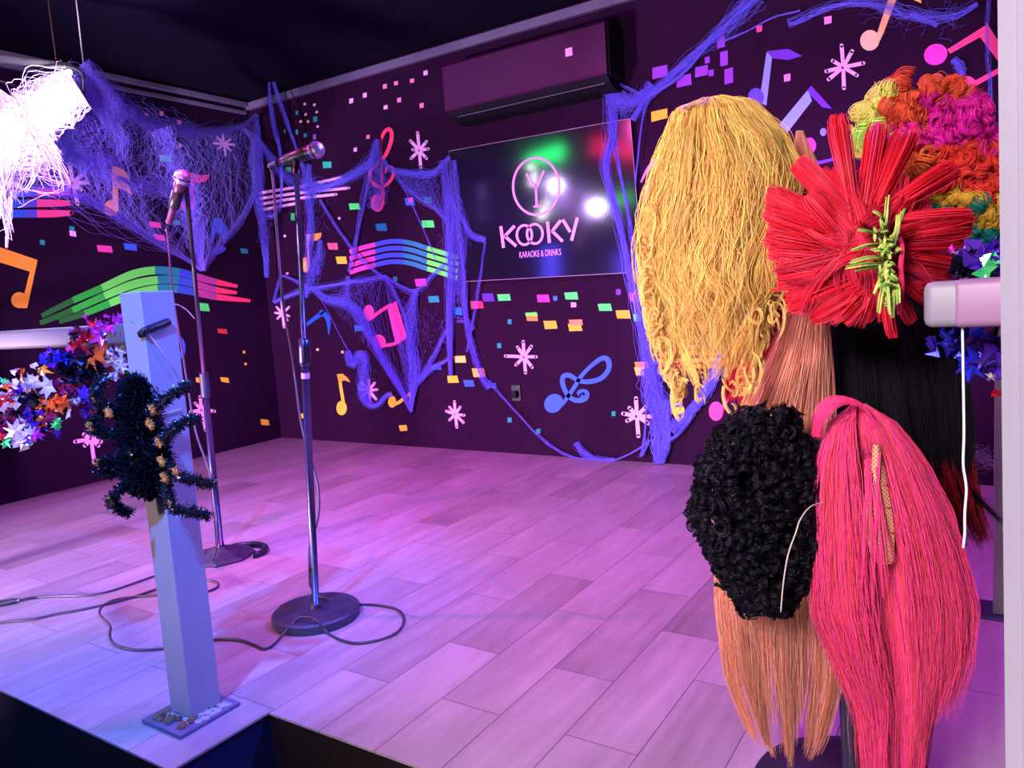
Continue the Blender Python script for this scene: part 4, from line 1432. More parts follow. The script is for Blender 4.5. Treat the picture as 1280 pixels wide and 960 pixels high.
d0 = 2.0
spots = []
big = [(122, 445, 17, 'orange'), (105, 420, 9, 'magenta'), (88, 438, 8, 'magenta'), (142, 450, 15, 'silver'), (152, 458, 9, 'silver'), (149, 438, 10, 'silver'), (146, 464, 8, 'orange'), (164, 464, 6, 'green'), (133, 479, 7, 'magenta'),
       (70, 454, 9, 'violet'), (54, 463, 9, 'gold'), (86, 448, 9, 'blue'), (28, 470, 9, 'orange'), (36, 476, 9, 'silver'), (10, 482, 9, 'orange'), (5, 476, 5, 'green'), (57, 484, 13, 'silver'), (40, 485, 8, 'orange'),
       (25, 487, 10, 'violet'), (78, 488, 10, 'wine'), (90, 480, 11, 'wine'), (105, 492, 10, 'violet'), (66, 508, 16, 'orange'), (50, 506, 10, 'orange'), (78, 503, 10, 'orange'), (86, 514, 9, 'silver'), (30, 506, 12, 'black'),
       (10, 500, 14, 'silver'), (2, 508, 10, 'silver'), (14, 524, 13, 'wine'), (48, 530, 12, 'violet'), (70, 532, 6, 'green'), (72, 527, 5, 'green'), (20, 538, 13, 'silver'), (35, 541, 9, 'silver'), (28, 552, 8, 'silver'), (6, 552, 8, 'green'),
       (2, 545, 6, 'red'), (126, 420, 13, 'magenta'), (142, 408, 12, 'magenta'), (160, 416, 12, 'magenta'), (170, 430, 11, 'magenta'), (118, 407, 9, 'red'), (132, 424, 8, 'green'), (150, 398, 8, 'magenta'), (100, 412, 7, 'black'),
       (175, 405, 8, 'wine'), (92, 420, 7, 'black'), (60, 440, 7, 'violet'), (95, 500, 7, 'silver'), (45, 545, 8, 'magenta'), (118, 515, 8, 'wine')]
for (u, v, r, c) in big:
    spots.append((u, v, r, c, d0 + rng.uniform(-.05, .02)))
fr = [(135, 415, 14, 'magenta', 2.0, 26), (160, 425, 10, 'wine', 2.0, 20), (100, 465, 14, 'black', 2.0, 40), (120, 470, 12, 'black', 2.0, 24), (70, 450, 9, 'blue', 2.0, 16), (85, 495, 14, 'wine', 2.0, 26), (35, 515, 16, 'black', 2.0, 26),
      (15, 525, 14, 'wine', 2.0, 22), (50, 530, 14, 'violet', 2.0, 24), (60, 520, 14, 'orange', 2.0, 12), (20, 490, 16, 'silver', 2.0, 18), (30, 545, 14, 'silver', 2.0, 14), (150, 450, 12, 'silver', 2.0, 10), (0, 500, 12, 'red', 2.0, 12), (115, 505, 9, 'violet', 2.02, 10), (105, 430, 12, 'red', 2.0, 12)]
garland('tinsel_garland', 'multicoloured star tinsel garland draped on the white rail left of the post', [(172, 408, 2.0), (140, 425, 2.0), (110, 455, 2.0), (70, 485, 2.0), (30, 505, 2.0), (-15, 530, 2.0)], spots, fr, tuple(at(100, 560, 2.0)))

d0 = 1.06
spots = [(1236, 310, 15, 'violet', d0), (1222, 325, 11, 'blue', d0), (1240, 325, 13, 'violet', d0), (1212, 338, 9, 'blue', d0 + .02), (1225, 338, 6, 'orange', d0), (1200, 318, 9, 'silver', d0 + .03), (1190, 312, 6, 'magenta', d0 + .03),
         (1242, 343, 7, 'green', d0 + .01), (1216, 455, 20, 'blue', d0), (1205, 448, 11, 'blue', d0 + .01), (1231, 452, 6, 'green', d0 - .01), (1240, 440, 14, 'violet', d0), (1244, 424, 8, 'violet', d0), (1250, 430, 5, 'magenta', d0 - .01),
         (1247, 492, 7, 'red', d0 + .1), (1222, 430, 12, 'violet', d0 + .02), (1250, 462, 10, 'violet', d0), (1187, 425, 12, 'blue', d0 + .06), (1165, 430, 9, 'blue', d0 + .08), (1240, 470, 7, 'silver', d0 + .02)]
fr = [(1228, 325, 12, 'violet', d0, 20), (1212, 335, 9, 'black', d0, 16), (1238, 445, 12, 'violet', d0, 24), (1190, 425, 14, 'blue', d0 + .06, 14), (1235, 335, 9, 'green', d0, 5)]
garland('tinsel_garland', 'violet and blue star tinsel around the railing end by the pillar', [(1195, 330, d0), (1225, 332, d0 + .02), (1245, 380, d0 + .06), (1240, 430, d0 + .02), (1215, 450, d0)], spots, fr, tuple(at(1220, 480, d0)))

# ================================================================== SPIDER
SD = 1.90
spd = thing('spider_decoration', tuple(at(180, 660, SD + .05)), 'large black tinsel spider with orange leg joints clinging to the white post', 'decoration')


def fuzzy(path, radii, count, ln, rad=.0006):
    """tinsel needles standing out of a core path"""
    path = np.asarray(path, float)
    P_ = np.empty((count, 3, 3))
    for i in range(count):
        t = rng.uniform(0, 1) * (len(path) - 1)
        k = min(int(t), len(path) - 2)
        c = path[k] * (1 - (t - k)) + path[k + 1] * (t - k)
        r = np.interp(t, range(len(path)), radii)
        dvec = rng.normal(0, 1, 3)
        dvec /= np.linalg.norm(dvec)
        a_ = c + dvec * r * .75
        l_ = ln * rng.uniform(.5, 1.2)
        P_[i] = [a_, a_ + dvec * l_ * .5 + rng.normal(0, .001, 3), a_ + dvec * l_ + rng.normal(0, .002, 3)]
    return P_, np.full((count, 3), rad)


def sp_(u, v, dd=0.):
    return at(u, v, SD + dd)


body = [sp_(172, 486), sp_(176, 500), sp_(177, 522), sp_(178, 545), sp_(181, 570), sp_(184, 592), sp_(186, 607)]
brad = [.034, .054, .046, .054, .066, .058, .026]
g = Geo()
g.tube(smoothpts(body, 24), np.interp(np.linspace(0, 6, 24), range(7), brad) * .8, 18)
g.build('body', M['foil_black'], spd, True)
P_, r_ = fuzzy(body, brad, 11000, .020, .0015)
V_, F_ = strands(P_, r_, 3)
mesh('body_tinsel', V_, F_, M['foil_black'], spd)
legs = [
    # (body joint, knee, ..., tip), joint dots
    ([(188, 545), (197, 528), (191, 512), (205, 502), (224, 487), (238, 483)], [(191, 512), (187, 530)]),
    ([(190, 565), (198, 556), (203, 549), (215, 540), (228, 528), (248, 524)], [(199, 553)]),
    ([(192, 590), (204, 580), (216, 588), (222, 596), (240, 600), (266, 606)], [(202, 576), (220, 590)]),
    ([(190, 600), (206, 600), (211, 622), (213, 634), (238, 640), (262, 644)], [(206, 597), (214, 632)]),
    ([(165, 520), (145, 518), (130, 505), (118, 500), (122, 485), (130, 472)], [(118, 499), (136, 516)]),
    ([(165, 545), (145, 543), (122, 540), (113, 536), (120, 528), (127, 515)], [(114, 534)]),
    ([(165, 575), (148, 574), (130, 578), (123, 582), (131, 590), (145, 591)], [(122, 580)]),
    ([(172, 600), (158, 605), (145, 617), (138, 626), (147, 634), (162, 642)], [(138, 626)]),
]
for pth, dots in legs:
    dd = [0, -.03, -.05, -.06, -.05, -.03]
    q = smoothpts([sp_(u, v, d_) for (u, v), d_ in zip(pth, dd)], 20)
    g = Geo().tube(q, .0085, 8)
    P_, r_ = fuzzy(q, [.0095] * len(q), 900, .011, .0012)
    V_, F_ = strands(P_, r_, 3)
    g.add(V_, [tuple(x) for x in F_])
    lg = g.build('leg', M['foil_black'], spd)
    for (u, v) in dots:
        a_ = sp_(u - 2, v - 4, -.062)
        b_ = sp_(u + 2, v + 4, -.062)
        j = Geo().tube([a_, (a_ + b_) / 2, b_], .0048, 8)
        P_, r_ = fuzzy([a_, b_], [.0048, .0048], 160, .004, .0007)
        V_, F_ = strands(P_, r_, 3)
        j.add(V_, [tuple(x) for x in F_])
        j.build('joint', M['orange_pipe'], lg)

# strap and thread on the post
tag(Geo().tube(smoothpts([on(176, 418, 1, -3.118), on(183, 413, 1, -3.119), v3(3.306, -3.117, on(178, 414, 1, -3.118)[2]), on(193, 409, 0, 3.307), on(211, 402, 0, 3.307)], 16), .010, 8).build('strap', M['tape'], None, True),
    'black strap tied diagonally around the top of the white post', 'strap')
tag(Geo().tube([on(160, 398, 1, -3.12), on(184, 415, 0, 3.309), on(205, 442, 0, 3.309), on(221, 470, 0, 3.309)], .0011, 5).build('thread', M['string'], None, True),
    'thin pale thread running down from the strap across the post', 'thread')
tag(Geo().tube([on(190, 521, 0, 3.308), on(210, 516, 0, 3.308), on(227, 511, 0, 3.308)], .0014, 5).build('thread', M['string'], None, True),
    'short white thread wrapped around the post beside the spider', 'thread')

# string on the right rail
q = [at(1203, 350, .955), at(1202, 380, .95), at(1203, 410, .955), at(1204, 470, .96), at(1205, 540, .96), at(1204, 580, .96), at(1208, 610, .96), at(1206, 640, .96), at(1206, 665, .96), at(1204, 685, .96)]
s_ = Geo().tube(smoothpts(q, 70), .0017, 6)
s_.tube([at(1232, 344, .96), at(1232, 375, .955), at(1231, 409, .96)], .0018, 6)
tag(s_.build('string', M['string'], None, True), 'white string wrapped on the railing end and hanging straight down', 'string')

# ================================================================== WIGS
def flow(L, Rr, n, d0, thick, K=20, wave=.0, wf=3, crown=None, len_rng=(.75, 1), clump=0, seed=0, frizz=.0015, front=.75, s_rng=(-1, 1), t0=0.0, gather=.0, edge_len=None, jit=.05):
    """strands running down between the two outlines; cross-section is an ellipse 'thick' deep"""
    L, Rr = np.array(L, float), np.array(Rr, float)
    r = np.random.default_rng(seed)
    P_ = np.empty((n, K, 3))
    nl = max(1, clump)
    lock_s = r.uniform(s_rng[0], s_rng[1], nl)
    lock_ph = r.uniform(0, 6.28, (nl, 2))
    lock_len = r.uniform(len_rng[0], len_rng[1], nl)
    lock_dep = r.uniform(-1, 1, nl)
    lock_f = r.uniform(.7, 1.3, nl)
    lock_a = r.uniform(.4, 1.7, nl)
    lock_w = r.uniform(.035, .10, nl)
    flow.locks = np.zeros(n, int)
    if edge_len is not None:
        lock_len = lock_len * (1 - edge_len * np.clip((lock_s + .1) / 1.1, 0, 1) ** 1.2)
    nL = len(L)
    for i in range(n):
        if clump:
            k = r.integers(nl)
            s0 = lock_s[k]
            ds = r.normal(0, lock_w[k])
            wa = lock_a[k]
            flow.locks[i] = k
            ph, ph2 = lock_ph[k]
            ln = lock_len[k] * r.uniform(.93, 1.0)
            dep = lock_dep[k]
            ff = lock_f[k]
        else:
            s0, ds = r.uniform(*s_rng), 0
            wa = 1
            flow.locks[i] = r.integers(1 << 20)
            ph, ph2 = r.uniform(0, 6.28, 2)
            ln = r.uniform(*len_rng)
            dep = r.uniform(-1, 1)
            ff = r.uniform(.7, 1.3)
        tt = np.linspace(max(0, t0 * r.uniform(.82, 1.12)), ln, K)
        x = tt * (nL - 1)
        Lu, Lv = np.interp(x, range(nL), L[:, 0]), np.interp(x, range(nL), L[:, 1])
        Ru, Rv = np.interp(x, range(nL), Rr[:, 0]), np.interp(x, range(nL), Rr[:, 1])
        s = s0 + ds * (1 - gather * tt) + (wave * 6 * wa) * (np.sin(wf * ff * 6.28 * tt + ph) + .5 * np.sin(wf * ff * 14 * tt + ph2)) * np.clip(tt * 1.6, 0, 1.4)
        s = s + jit * (np.sin(r.uniform(2, 7) * tt + r.uniform(0, 6.28)) * tt + .5 * np.sin(r.uniform(7, 14) * tt + r.uniform(0, 6.28)) * tt)
        w = (np.clip(s, -1.12, 1.12) + 1) / 2
        u = Lu * (1 - w) + Ru * w
        v = Lv * (1 - w) + Rv * w
        sg_ = -1 if (dep < front * 2 - 1) else 1
        bul = sg_ * np.sqrt(np.clip(1 - s * s, 0, 1)) * (.55 + .45 * abs(dep)) * thick * np.sin(np.clip(tt * 3 + .15, 0, math.pi / 2))
        d = d0 + bul + wave * .5 * wa * np.cos(wf * ff * 6.28 * tt + ph2)
        for j in range(K):
            P_[i, j] = at(u[j], v[j], d[j])
        P_[i] += np.cumsum(r.normal(0, frizz * .5, (K, 3)), axis=0) * .6
    return P_


def vary(n, base, var=.18, seed=0, alt=None, altp=.0):
    r = np.random.default_rng(seed + 99)
    b = np.array(base, float)
    c = b[None] * (1 + r.normal(0, var, (n, 1)))
    if alt is not None:
        m_ = r.uniform(0, 1, n) < altp
        c[m_] = np.array(alt) * (1 + r.normal(0, var, (m_.sum(), 1)))
    return np.clip(c, 0.001, 1)


def locktone(c, locks, amt=.2, seed=5):
    t = np.random.default_rng(seed).normal(0, amt, 1 << 12)[locks % (1 << 12)]
    return np.clip(c * (1 + t)[:, None], 0.001, 1)


def taper(n, K, r0, tip=.4):
    t = np.linspace(0, 1, K)
    return np.repeat((r0 * (1 - (1 - tip) * t ** 3))[None], n, axis=0)


def cap(parent, u, v, d, ru, rv, dep, m=None):
    """rounded cloth cap in a wig"""
    g = Geo()
    c = at(u, v, d)
    vs, f = [], []
    a, b = 20, 12
    for i in range(b + 1):
        th = math.pi * i / b
        for j in range(a):
            ph = 2 * math.pi * j / a
            vs.append(at(u + ru * math.sin(th) * math.cos(ph), v - rv * math.cos(th), d + dep * math.sin(th) * math.sin(ph)))
    for i in range(b):
        for j in range(a):
            f.append((i * a + j, i * a + (j + 1) % a, (i + 1) * a + (j + 1) % a, (i + 1) * a + j))
    g.add(vs, f)
    return g.build('cap', m or M['cap'], parent, True)


HR = .00058
# --- blonde
wig = thing('wig', tuple(at(880, 495, 1.38)), 'long wavy golden blonde wig hanging at the upper left of the wig rack', 'wig', None)
Lb = [(878, 124), (846, 140), (828, 190), (815, 250), (806, 310), (812, 370), (820, 410), (838, 450), (850, 492)]
Rb = [(900, 120), (938, 126), (975, 165), (992, 215), (990, 280), (980, 340), (958, 390), (945, 440), (925, 490)]
cap(wig, 900, 230, 1.42, 62, 88, .05, mat('tan_cap', lin((196, 130, 60)), .9))
P1 = flow(Lb, Rb, 5200, 1.38, .085, 34, .022, 1.5, len_rng=(.42, 1.0), clump=90, seed=1, frizz=.0014)
lk1 = flow.locks
P2 = flow(Lb, Rb, 900, 1.38, .092, 34, .030, 2.0, len_rng=(.4, .95), clump=0, seed=2, frizz=.003, s_rng=(-1.06, 1.06))
lk1 = np.r_[lk1, flow.locks]
P_ = np.vstack([P1, P2])
strand_obj('hair', P_, taper(len(P_), 34, HR), locktone(vary(len(P_), lin((246, 204, 112))[:3], .12, 1, lin((240, 176, 88))[:3], .25), lk1, .26), M['hair'], wig)
# loose curling ends
rr = np.random.default_rng(5)
P3 = []
for k in range(230):
    t = rr.uniform(.25, 1) ** .7
    side = rr.choice([-1, -1, 1, 0])
    i = t * 8
    Lu = np.interp(i, range(9), [p_[0] for p_ in Lb])
    Ru = np.interp(i, range(9), [p_[0] for p_ in Rb])
    vv_ = np.interp(i, range(9), [p_[1] for p_ in Lb])
    cu = Lu if side < 0 else (Ru if side > 0 else rr.uniform(Lu, Ru))
    rad_ = rr.uniform(4, 13)
    a0_ = rr.uniform(0, 6.28)
    a = a0_ + np.linspace(0, rr.choice([-1, 1]) * rr.uniform(3, 7), 22)
    dz_ = rr.uniform(1.295, 1.40)
    q = [at(cu + rad_ * math.cos(x) * (1 - .03 * j), vv_ + rad_ * math.sin(x) * 1.3 + j * rad_ * .12, dz_ + .0015 * j) for j, x in enumerate(a)]
    for _ in range(7):
        P3.append(np.array(q) + rr.normal(0, .0012, 3))
P3 = np.array(P3)
strand_obj('loose_curls', P3, taper(len(P3), 22, HR * .9), vary(len(P3), lin((250, 210, 120))[:3], .12, 3), M['hair'], wig)

# --- peach long
wig = thing('wig', tuple(at(965, 960, 1.50)), 'very long peach wig hanging behind the black curly one, tips near the floor', 'wig')
Lp = [(996, 164), (984, 230), (990, 300), (985, 390), (962, 450), (925, 520), (905, 600), (900, 680), (903, 760), (915, 850), (938, 920), (962, 965)]
Rp = [(1003, 164), (1028, 225), (1030, 300), (1034, 390), (1036, 450), (1038, 520), (1040, 600), (1046, 680), (1050, 760), (1046, 850), (1030, 920), (1010, 965)]
P1 = flow(Lp, Rp, 4600, 1.51, .06, 30, .008, 1.2, len_rng=(.72, 1), clump=52, seed=11, frizz=.0012, gather=.5, jit=.06)
lk1 = flow.locks
P2 = flow(Lp, Rp, 1100, 1.50, .06, 30, .008, 3, len_rng=(.5, .9), seed=12, frizz=.0015)
lk1 = np.r_[lk1, flow.locks]
P_ = np.vstack([P1, P2])
strand_obj('hair', P_, taper(len(P_), 30, HR), locktone(vary(len(P_), lin((255, 170, 146))[:3], .18, 4, lin((240, 138, 104))[:3], .25), lk1, .25), M['hair'], wig)
cap(wig, 1000, 240, 1.52, 20, 60, .03, mat('peach_cap', lin((190, 110, 80)), .9))
g = Geo()
twp = [at(1028, 628, 1.28), at(1012, 634, 1.25), at(1000, 650, 1.235), at(995, 665, 1.23), at(986, 690, 1.23), at(981, 715, 1.235), at(978, 740, 1.24), at(976, 765, 1.25)]
tag(Geo().tube(smoothpts(twp, 40), .0012, 6).build('string', mat('cream_string', (.42, .34, .30, 1), .8), None, True), 'cream string with a knot lying over the right side of the black curly wig', 'string')

# --- dark red/pink lock wig behind (hangs between blonde and peach)
wig = thing('wig', tuple(at(935, 510, 1.56)), 'crimson hair lock wig hanging between the blonde and the peach wig', 'wig')
Lr = [(985, 330), (958, 370), (935, 410), (918, 450), (908, 480), (905, 505)]
Rr_ = [(1015, 335), (1012, 380), (998, 420), (980, 450), (965, 480), (950, 515)]
P1 = flow(Lr, Rr_, 2000, 1.57, .03, 20, .006, 2, len_rng=(.8, 1), clump=24, seed=21)
strand_obj('hair', P1, taper(len(P1), 20, HR), vary(len(P1), lin((232, 34, 72))[:3], .2, 21), M['hair'], wig)

# --- long black
wig = thing('wig', tuple(at(1130, 690, 1.62)), 'long straight black wig behind the pink wig, with dark red tips', 'wig')
Lk = [(1052, 360), (1048, 410), (1050, 470), (1060, 540), (1080, 600), (1110, 650), (1140, 690)]
Rk = [(1150, 350), (1182, 400), (1200, 460), (1208, 520), (1212, 580), (1222, 640), (1242, 690)]
P1 = flow(Lk, Rk, 3400, 1.62, .06, 22, .004, 2, len_rng=(.8, 1), clump=60, seed=31)
cc1 = vary(len(P1), (.006, .004, .008), .3, 31)
cc1 = np.repeat(cc1[:, None], 22, axis=1)
tipm = np.random.default_rng(3).uniform(0, 1, len(P1)) < .45
cc1[tipm, 17:] = np.array(lin((150, 20, 30))[:3])
strand_obj('hair', P1, taper(len(P1), 22, HR * 1.1), cc1, M['dark_hair'], wig)
cap(wig, 1115, 440, 1.64, 55, 70, .03)
# stray dark strands to the right
P2 = np.array([smoothpts([at(1195, 590, 1.6), at(1212, 612, 1.6), at(1232, 632, 1.6), at(1252, 652, 1.6)], 12) + rng.normal(0, .003, 3) for _ in range(40)])
strand_obj('stray_lock', P2, taper(40, 12, HR), vary(40, (.006, .004, .012), .3, 32), M['hair'], wig)

# --- pink
wig = thing('wig', tuple(at(1110, 1000, 1.32)), 'long straight hot pink wig at the lower right with its tan net lining showing', 'wig')
Lq = [(1066, 506), (1040, 530), (1027, 580), (1022, 640), (1022, 700), (1026, 770), (1048, 830), (1072, 890), (1078, 960), (1085, 1030)]
Rq = [(1080, 506), (1118, 530), (1152, 580), (1180, 640), (1198, 700), (1210, 760), (1206, 830), (1190, 890), (1176, 960), (1165, 1030)]
P1 = flow(Lq, Rq, 3000, 1.32, .07, 30, .006, 1.0, len_rng=(.6, 1), clump=34, seed=41, s_rng=(-1, -.42), frizz=.0012, gather=.5, jit=.05)
lkA = flow.locks
P2 = flow(Lq, Rq, 3800, 1.32, .07, 30, .006, 1.0, len_rng=(.66, 1), clump=54, seed=42, s_rng=(.34, 1), frizz=.0012, edge_len=.30, gather=.5, jit=.05)
lkA = np.r_[lkA, flow.locks]
P3 = flow(Lq, Rq, 900, 1.34, .05, 30, .004, 1.6, len_rng=(.8, 1), clump=20, seed=43, s_rng=(-.6, .6), front=0.0, t0=.0, gather=.3, jit=.08)
lkA = np.r_[lkA, flow.locks]
P4 = flow(Lq, Rq, 1300, 1.345, .055, 24, .003, 1.3, len_rng=(.8, 1), clump=14, seed=44, s_rng=(-.45, .45), t0=.5, front=1.0, gather=.4, jit=.08)
lkB = flow.locks
P5 = flow(Lq, Rq, 500, 1.33, .068, 24, .001, 1.3, len_rng=(.15, .22), clump=22, seed=45, s_rng=(-.5, .4), front=1.0)
lkC = flow.locks
P7 = flow(Lq, Rq, 900, 1.32, .078, 30, .010, 1.2, len_rng=(.35, .95), clump=0, seed=46, s_rng=(-1.06, -.3), frizz=.0022, jit=.12)
lkD = flow.locks
P8 = flow(Lq, Rq, 1500, 1.32, .078, 30, .010, 1.2, len_rng=(.35, .80), clump=0, seed=47, s_rng=(.3, 1.08), frizz=.0022, jit=.12)
lkE = flow.locks
cols = np.array(lin((255, 74, 146))[:3])
for nm, PP, sd, lk in (('hair', np.vstack([P1, P2, P3, P7, P8]), 41, np.r_[lkA, lkD, lkE]), ('hair_front', P4, 44, lkB), ('fringe', P5, 45, lkC)):
    c_ = vary(len(PP), cols, .14, sd, lin((255, 84, 100))[:3], .3)
    c_ = locktone(c_, lk, .13)
    c_ = np.repeat(c_[:, None], PP.shape[1], axis=1)
    strand_obj(nm, PP, taper(len(PP), PP.shape[1], HR), c_, M['hair'], wig)
# loops of pink hair at the crown
rr = np.random.default_rng(8)
P5 = []
for k in range(220):
    w_ = rr.normal(0, 3)
    q = smoothpts([at(1022 + rr.normal(0, 3), 545, 1.30), at(1024 + w_, 522 + w_ * .5, 1.27), at(1040 + w_, 503 + w_ * .6, 1.26), at(1062 + w_, 500 + w_ * .6, 1.26), at(1082, 512 + w_ * .5, 1.27), at(1094 + w_, 535, 1.28)], 18)
    P5.append(q + rr.normal(0, .001, 3))
P5 = np.array(P5)
strand_obj('crown_loop', P5, taper(len(P5), 18, HR), vary(len(P5), cols, .12, 51), M['hair'], wig)
P6 = []
for k in range(11):
    uA = rr.uniform(1078, 1100)
    uB = uA + rr.uniform(-10, 26)
    q_ = smoothpts([at(uA, rr.uniform(560, 600), 1.250), at((uA + uB) / 2 + rr.normal(0, 2), 650, 1.243), at(uB, rr.uniform(700, 760), 1.250)], 18)
    for _ in range(rr.integers(3, 12)):
        P6.append(q_ + rr.normal(0, .0009, 3))
P6 = np.array(P6)
strand_obj('loose_strands', P6, taper(len(P6), 18, HR), vary(len(P6), cols, .12, 52), M['hair'], wig)
# net lining: curved strip with four panels
vs, uv = [], []
rows = [(556, 1091, 1101), (574, 1090, 1103), (590, 1087, 1106), (606, 1084, 1109), (635, 1080, 1115), (665, 1082, 1118), (695, 1088, 1118), (704, 1092, 1115)]
for j, (v, a_, b_) in enumerate(rows):
    for k in range(7):
        s = k / 6
        vs.append(at(a_ + (b_ - a_) * s, v, 1.262 - .010 * math.sin(math.pi * s)))
        uv.append(((a_ + (b_ - a_) * s) * .16, v * .16))
fs = [(j * 7 + k, j * 7 + k + 1, (j + 1) * 7 + k + 1, (j + 1) * 7 + k) for j in range(len(rows) - 1) for k in range(6)]
o = mesh('net_lining', np.array(vs), fs, M['netting'], wig, None, True, uv)
o['label'] = 'tan mesh net strip'
g = Geo()
for v, a_, b_ in [(606, 1084, 1111), (634, 1081, 1115), (665, 1082, 1118), (704, 1088, 1119)]:
    g.tube([at(a_, v - 2, 1.257), at((a_ + b_) / 2, v, 1.248), at(b_, v + 1, 1.257)], .0009, 6)
g.build('net_seam', mat('pink_seam', lin((250, 110, 110)), .6), wig, True)
cap(wig, 1100, 640, 1.335, 45, 100, .03, mat('pink_cap', lin((200, 40, 90)), .9))


# --- curly wigs
def ringlets(centres, base_r, turns, K, strand_r, per, seed, jr=.10, jh=.2):
    """little coils; centres: list of (point, radius, axis)"""
    r = np.random.default_rng(seed)
    P_ = []
    for c, rad_, axd in centres:
        axd = axd / (np.linalg.norm(axd) + 1e-9)
        t = v3(0, 0, 1) if abs(axd[2]) < .8 else v3(1, 0, 0)
        e1 = np.cross(axd, t)
        e1 /= np.linalg.norm(e1)
        e2 = np.cross(axd, e1)
        ph = r.uniform(0, 6.28)
        ln = rad_ * r.uniform(1.2, 3.0)
        for k in range(per):
            a = np.linspace(0, turns * 6.28, K) + ph + r.normal(0, .12)
            rk = rad_ * (1 + r.normal(0, jr))
            prof = np.sin(np.linspace(.5, math.pi - .3, K)) ** .5
            h = np.linspace(-.5, .5, K) * ln + r.normal(0, rad_ * jh)
            P_.append(c + (np.cos(a) * rk * prof)[:, None] * e1 + (np.sin(a) * rk * prof)[:, None] * e2 + h[:, None] * axd)
    return np.array(P_)


# black afro curls
wig = thing('wig', tuple(at(945, 770, 1.34)), 'black tightly curled wig hanging in front of the long peach wig', 'wig')
r = np.random.default_rng(61)
DB = 1.34
outline_v = [512, 540, 570, 600, 640, 680, 710, 740, 768]
outl = [942, 905, 885, 877, 870, 884, 900, 918, 938]
outr = [985, 1000, 1012, 1022, 1024, 1018, 1010, 1000, 975]
cen = []
for k in range(620):
    v = r.uniform(514, 764)
    a_, b_ = np.interp(v, outline_v, outl), np.interp(v, outline_v, outr)
    s = np.sin(r.uniform(-math.pi / 2, math.pi / 2)) if k % 3 else r.choice([-1, 1]) * r.uniform(.9, 1.10)
    u = (a_ + b_) / 2 + (b_ - a_) / 2 * s
    d = DB - .07 * math.sqrt(max(0, 1 - s * s)) * r.uniform(.5, 1.1)
    cen.append((at(u, v, d), r.uniform(.007, .0145), r.normal(0, 1, 3) + R[:, 1] * 1.2))
P_ = ringlets(cen, 0, 1.9, 24, 0, 12, 62, .10, .2)
strand_obj('curls', P_, .0007, vary(len(P_), (.0035, .003, .006), .4, 61), M['dark_hair'], wig)
cap(wig, 950, 640, DB + .02, 58, 104, .045, mat('black_cap', (.003, .003, .005, 1), .9, spec=.1))

# rainbow clown wig
wig = thing('wig', tuple(at(1170, 320, 1.55)), 'rainbow coloured curly clown wig at the top right of the rack', 'wig')
DR = 1.52
blobs = [(1150, 140, 62, 48), (1120, 165, 55, 50), (1195, 165, 48, 52), (1190, 215, 66, 60), (1215, 260, 45, 55), (1150, 210, 60, 60), (1245, 230, 40, 60)]


def rcol(u, v):
    if v < 150 and u < 1110 - (v - 100) * .1 + 5:
        c = (226, 222, 120)
    elif u < 1100 and v < 215:
        c = (190, 225, 110) if (u + v) % 7 < 3 else (236, 205, 120)
    elif u < 1098:
        c = (230, 110, 160)
    elif v < 125 or (v < 152 and u < 1152):
        c = (255, 112, 74)
    elif v < 185 and u > 1132:
        c = (222, 40, 168)
    elif v < 185:
        c = (230, 60, 110)
    elif u < 1165 and v < 235:
        c = (250, 130, 70)
    elif v < 235 + (u - 1190) * .35 and u > 1120:
        c = (252, 78, 66)
    elif v < 255 or (u > 1222 and v < 285):
        c = (226, 186, 70)
    else:
        c = (24, 124, 112)
    return c


r = np.random.default_rng(71)
cen, ccol = [], []
while len(cen) < 520:
    bu, bv, bru, brv = blobs[r.integers(len(blobs))]
    a = r.uniform(0, 6.28)
    q = math.sqrt(r.uniform(0, 1)) if len(cen) % 3 else r.uniform(.85, 1)
    u, v = bu + bru * q * math.cos(a), bv + brv * q * math.sin(a)
    if u > 1262:
        continue
    d = DR - .07 * math.sqrt(max(0, 1 - q * q)) + r.uniform(-.01, .02)
    cen.append((at(u, v, d), r.uniform(.009, .017), r.normal(0, 1, 3)))
    jl = rcol(u + r.normal(0, 4), v + r.normal(0, 4))
    ccol += [tuple(min(1, x / max(lin(jl)[:3]) * (1 if max(jl) > 150 else .45)) for x in lin(jl)[:3])] * 22
P_ = ringlets(cen, 0, 1.7, 20, 0, 22, 72, .19, .32)
cl = np.array(ccol) * (1 + r.normal(0, .12, (len(ccol), 1)))
strand_obj('curls', P_, .0006, np.clip(cl, 0, 1), M['curl'], wig)
for (bu, bv, bru, brv) in blobs[:1]:
    cap(wig, 1180, 190, DR + .03, 62, 70, .04, mat('rainbow_cap', lin((190, 60, 70)), .9))

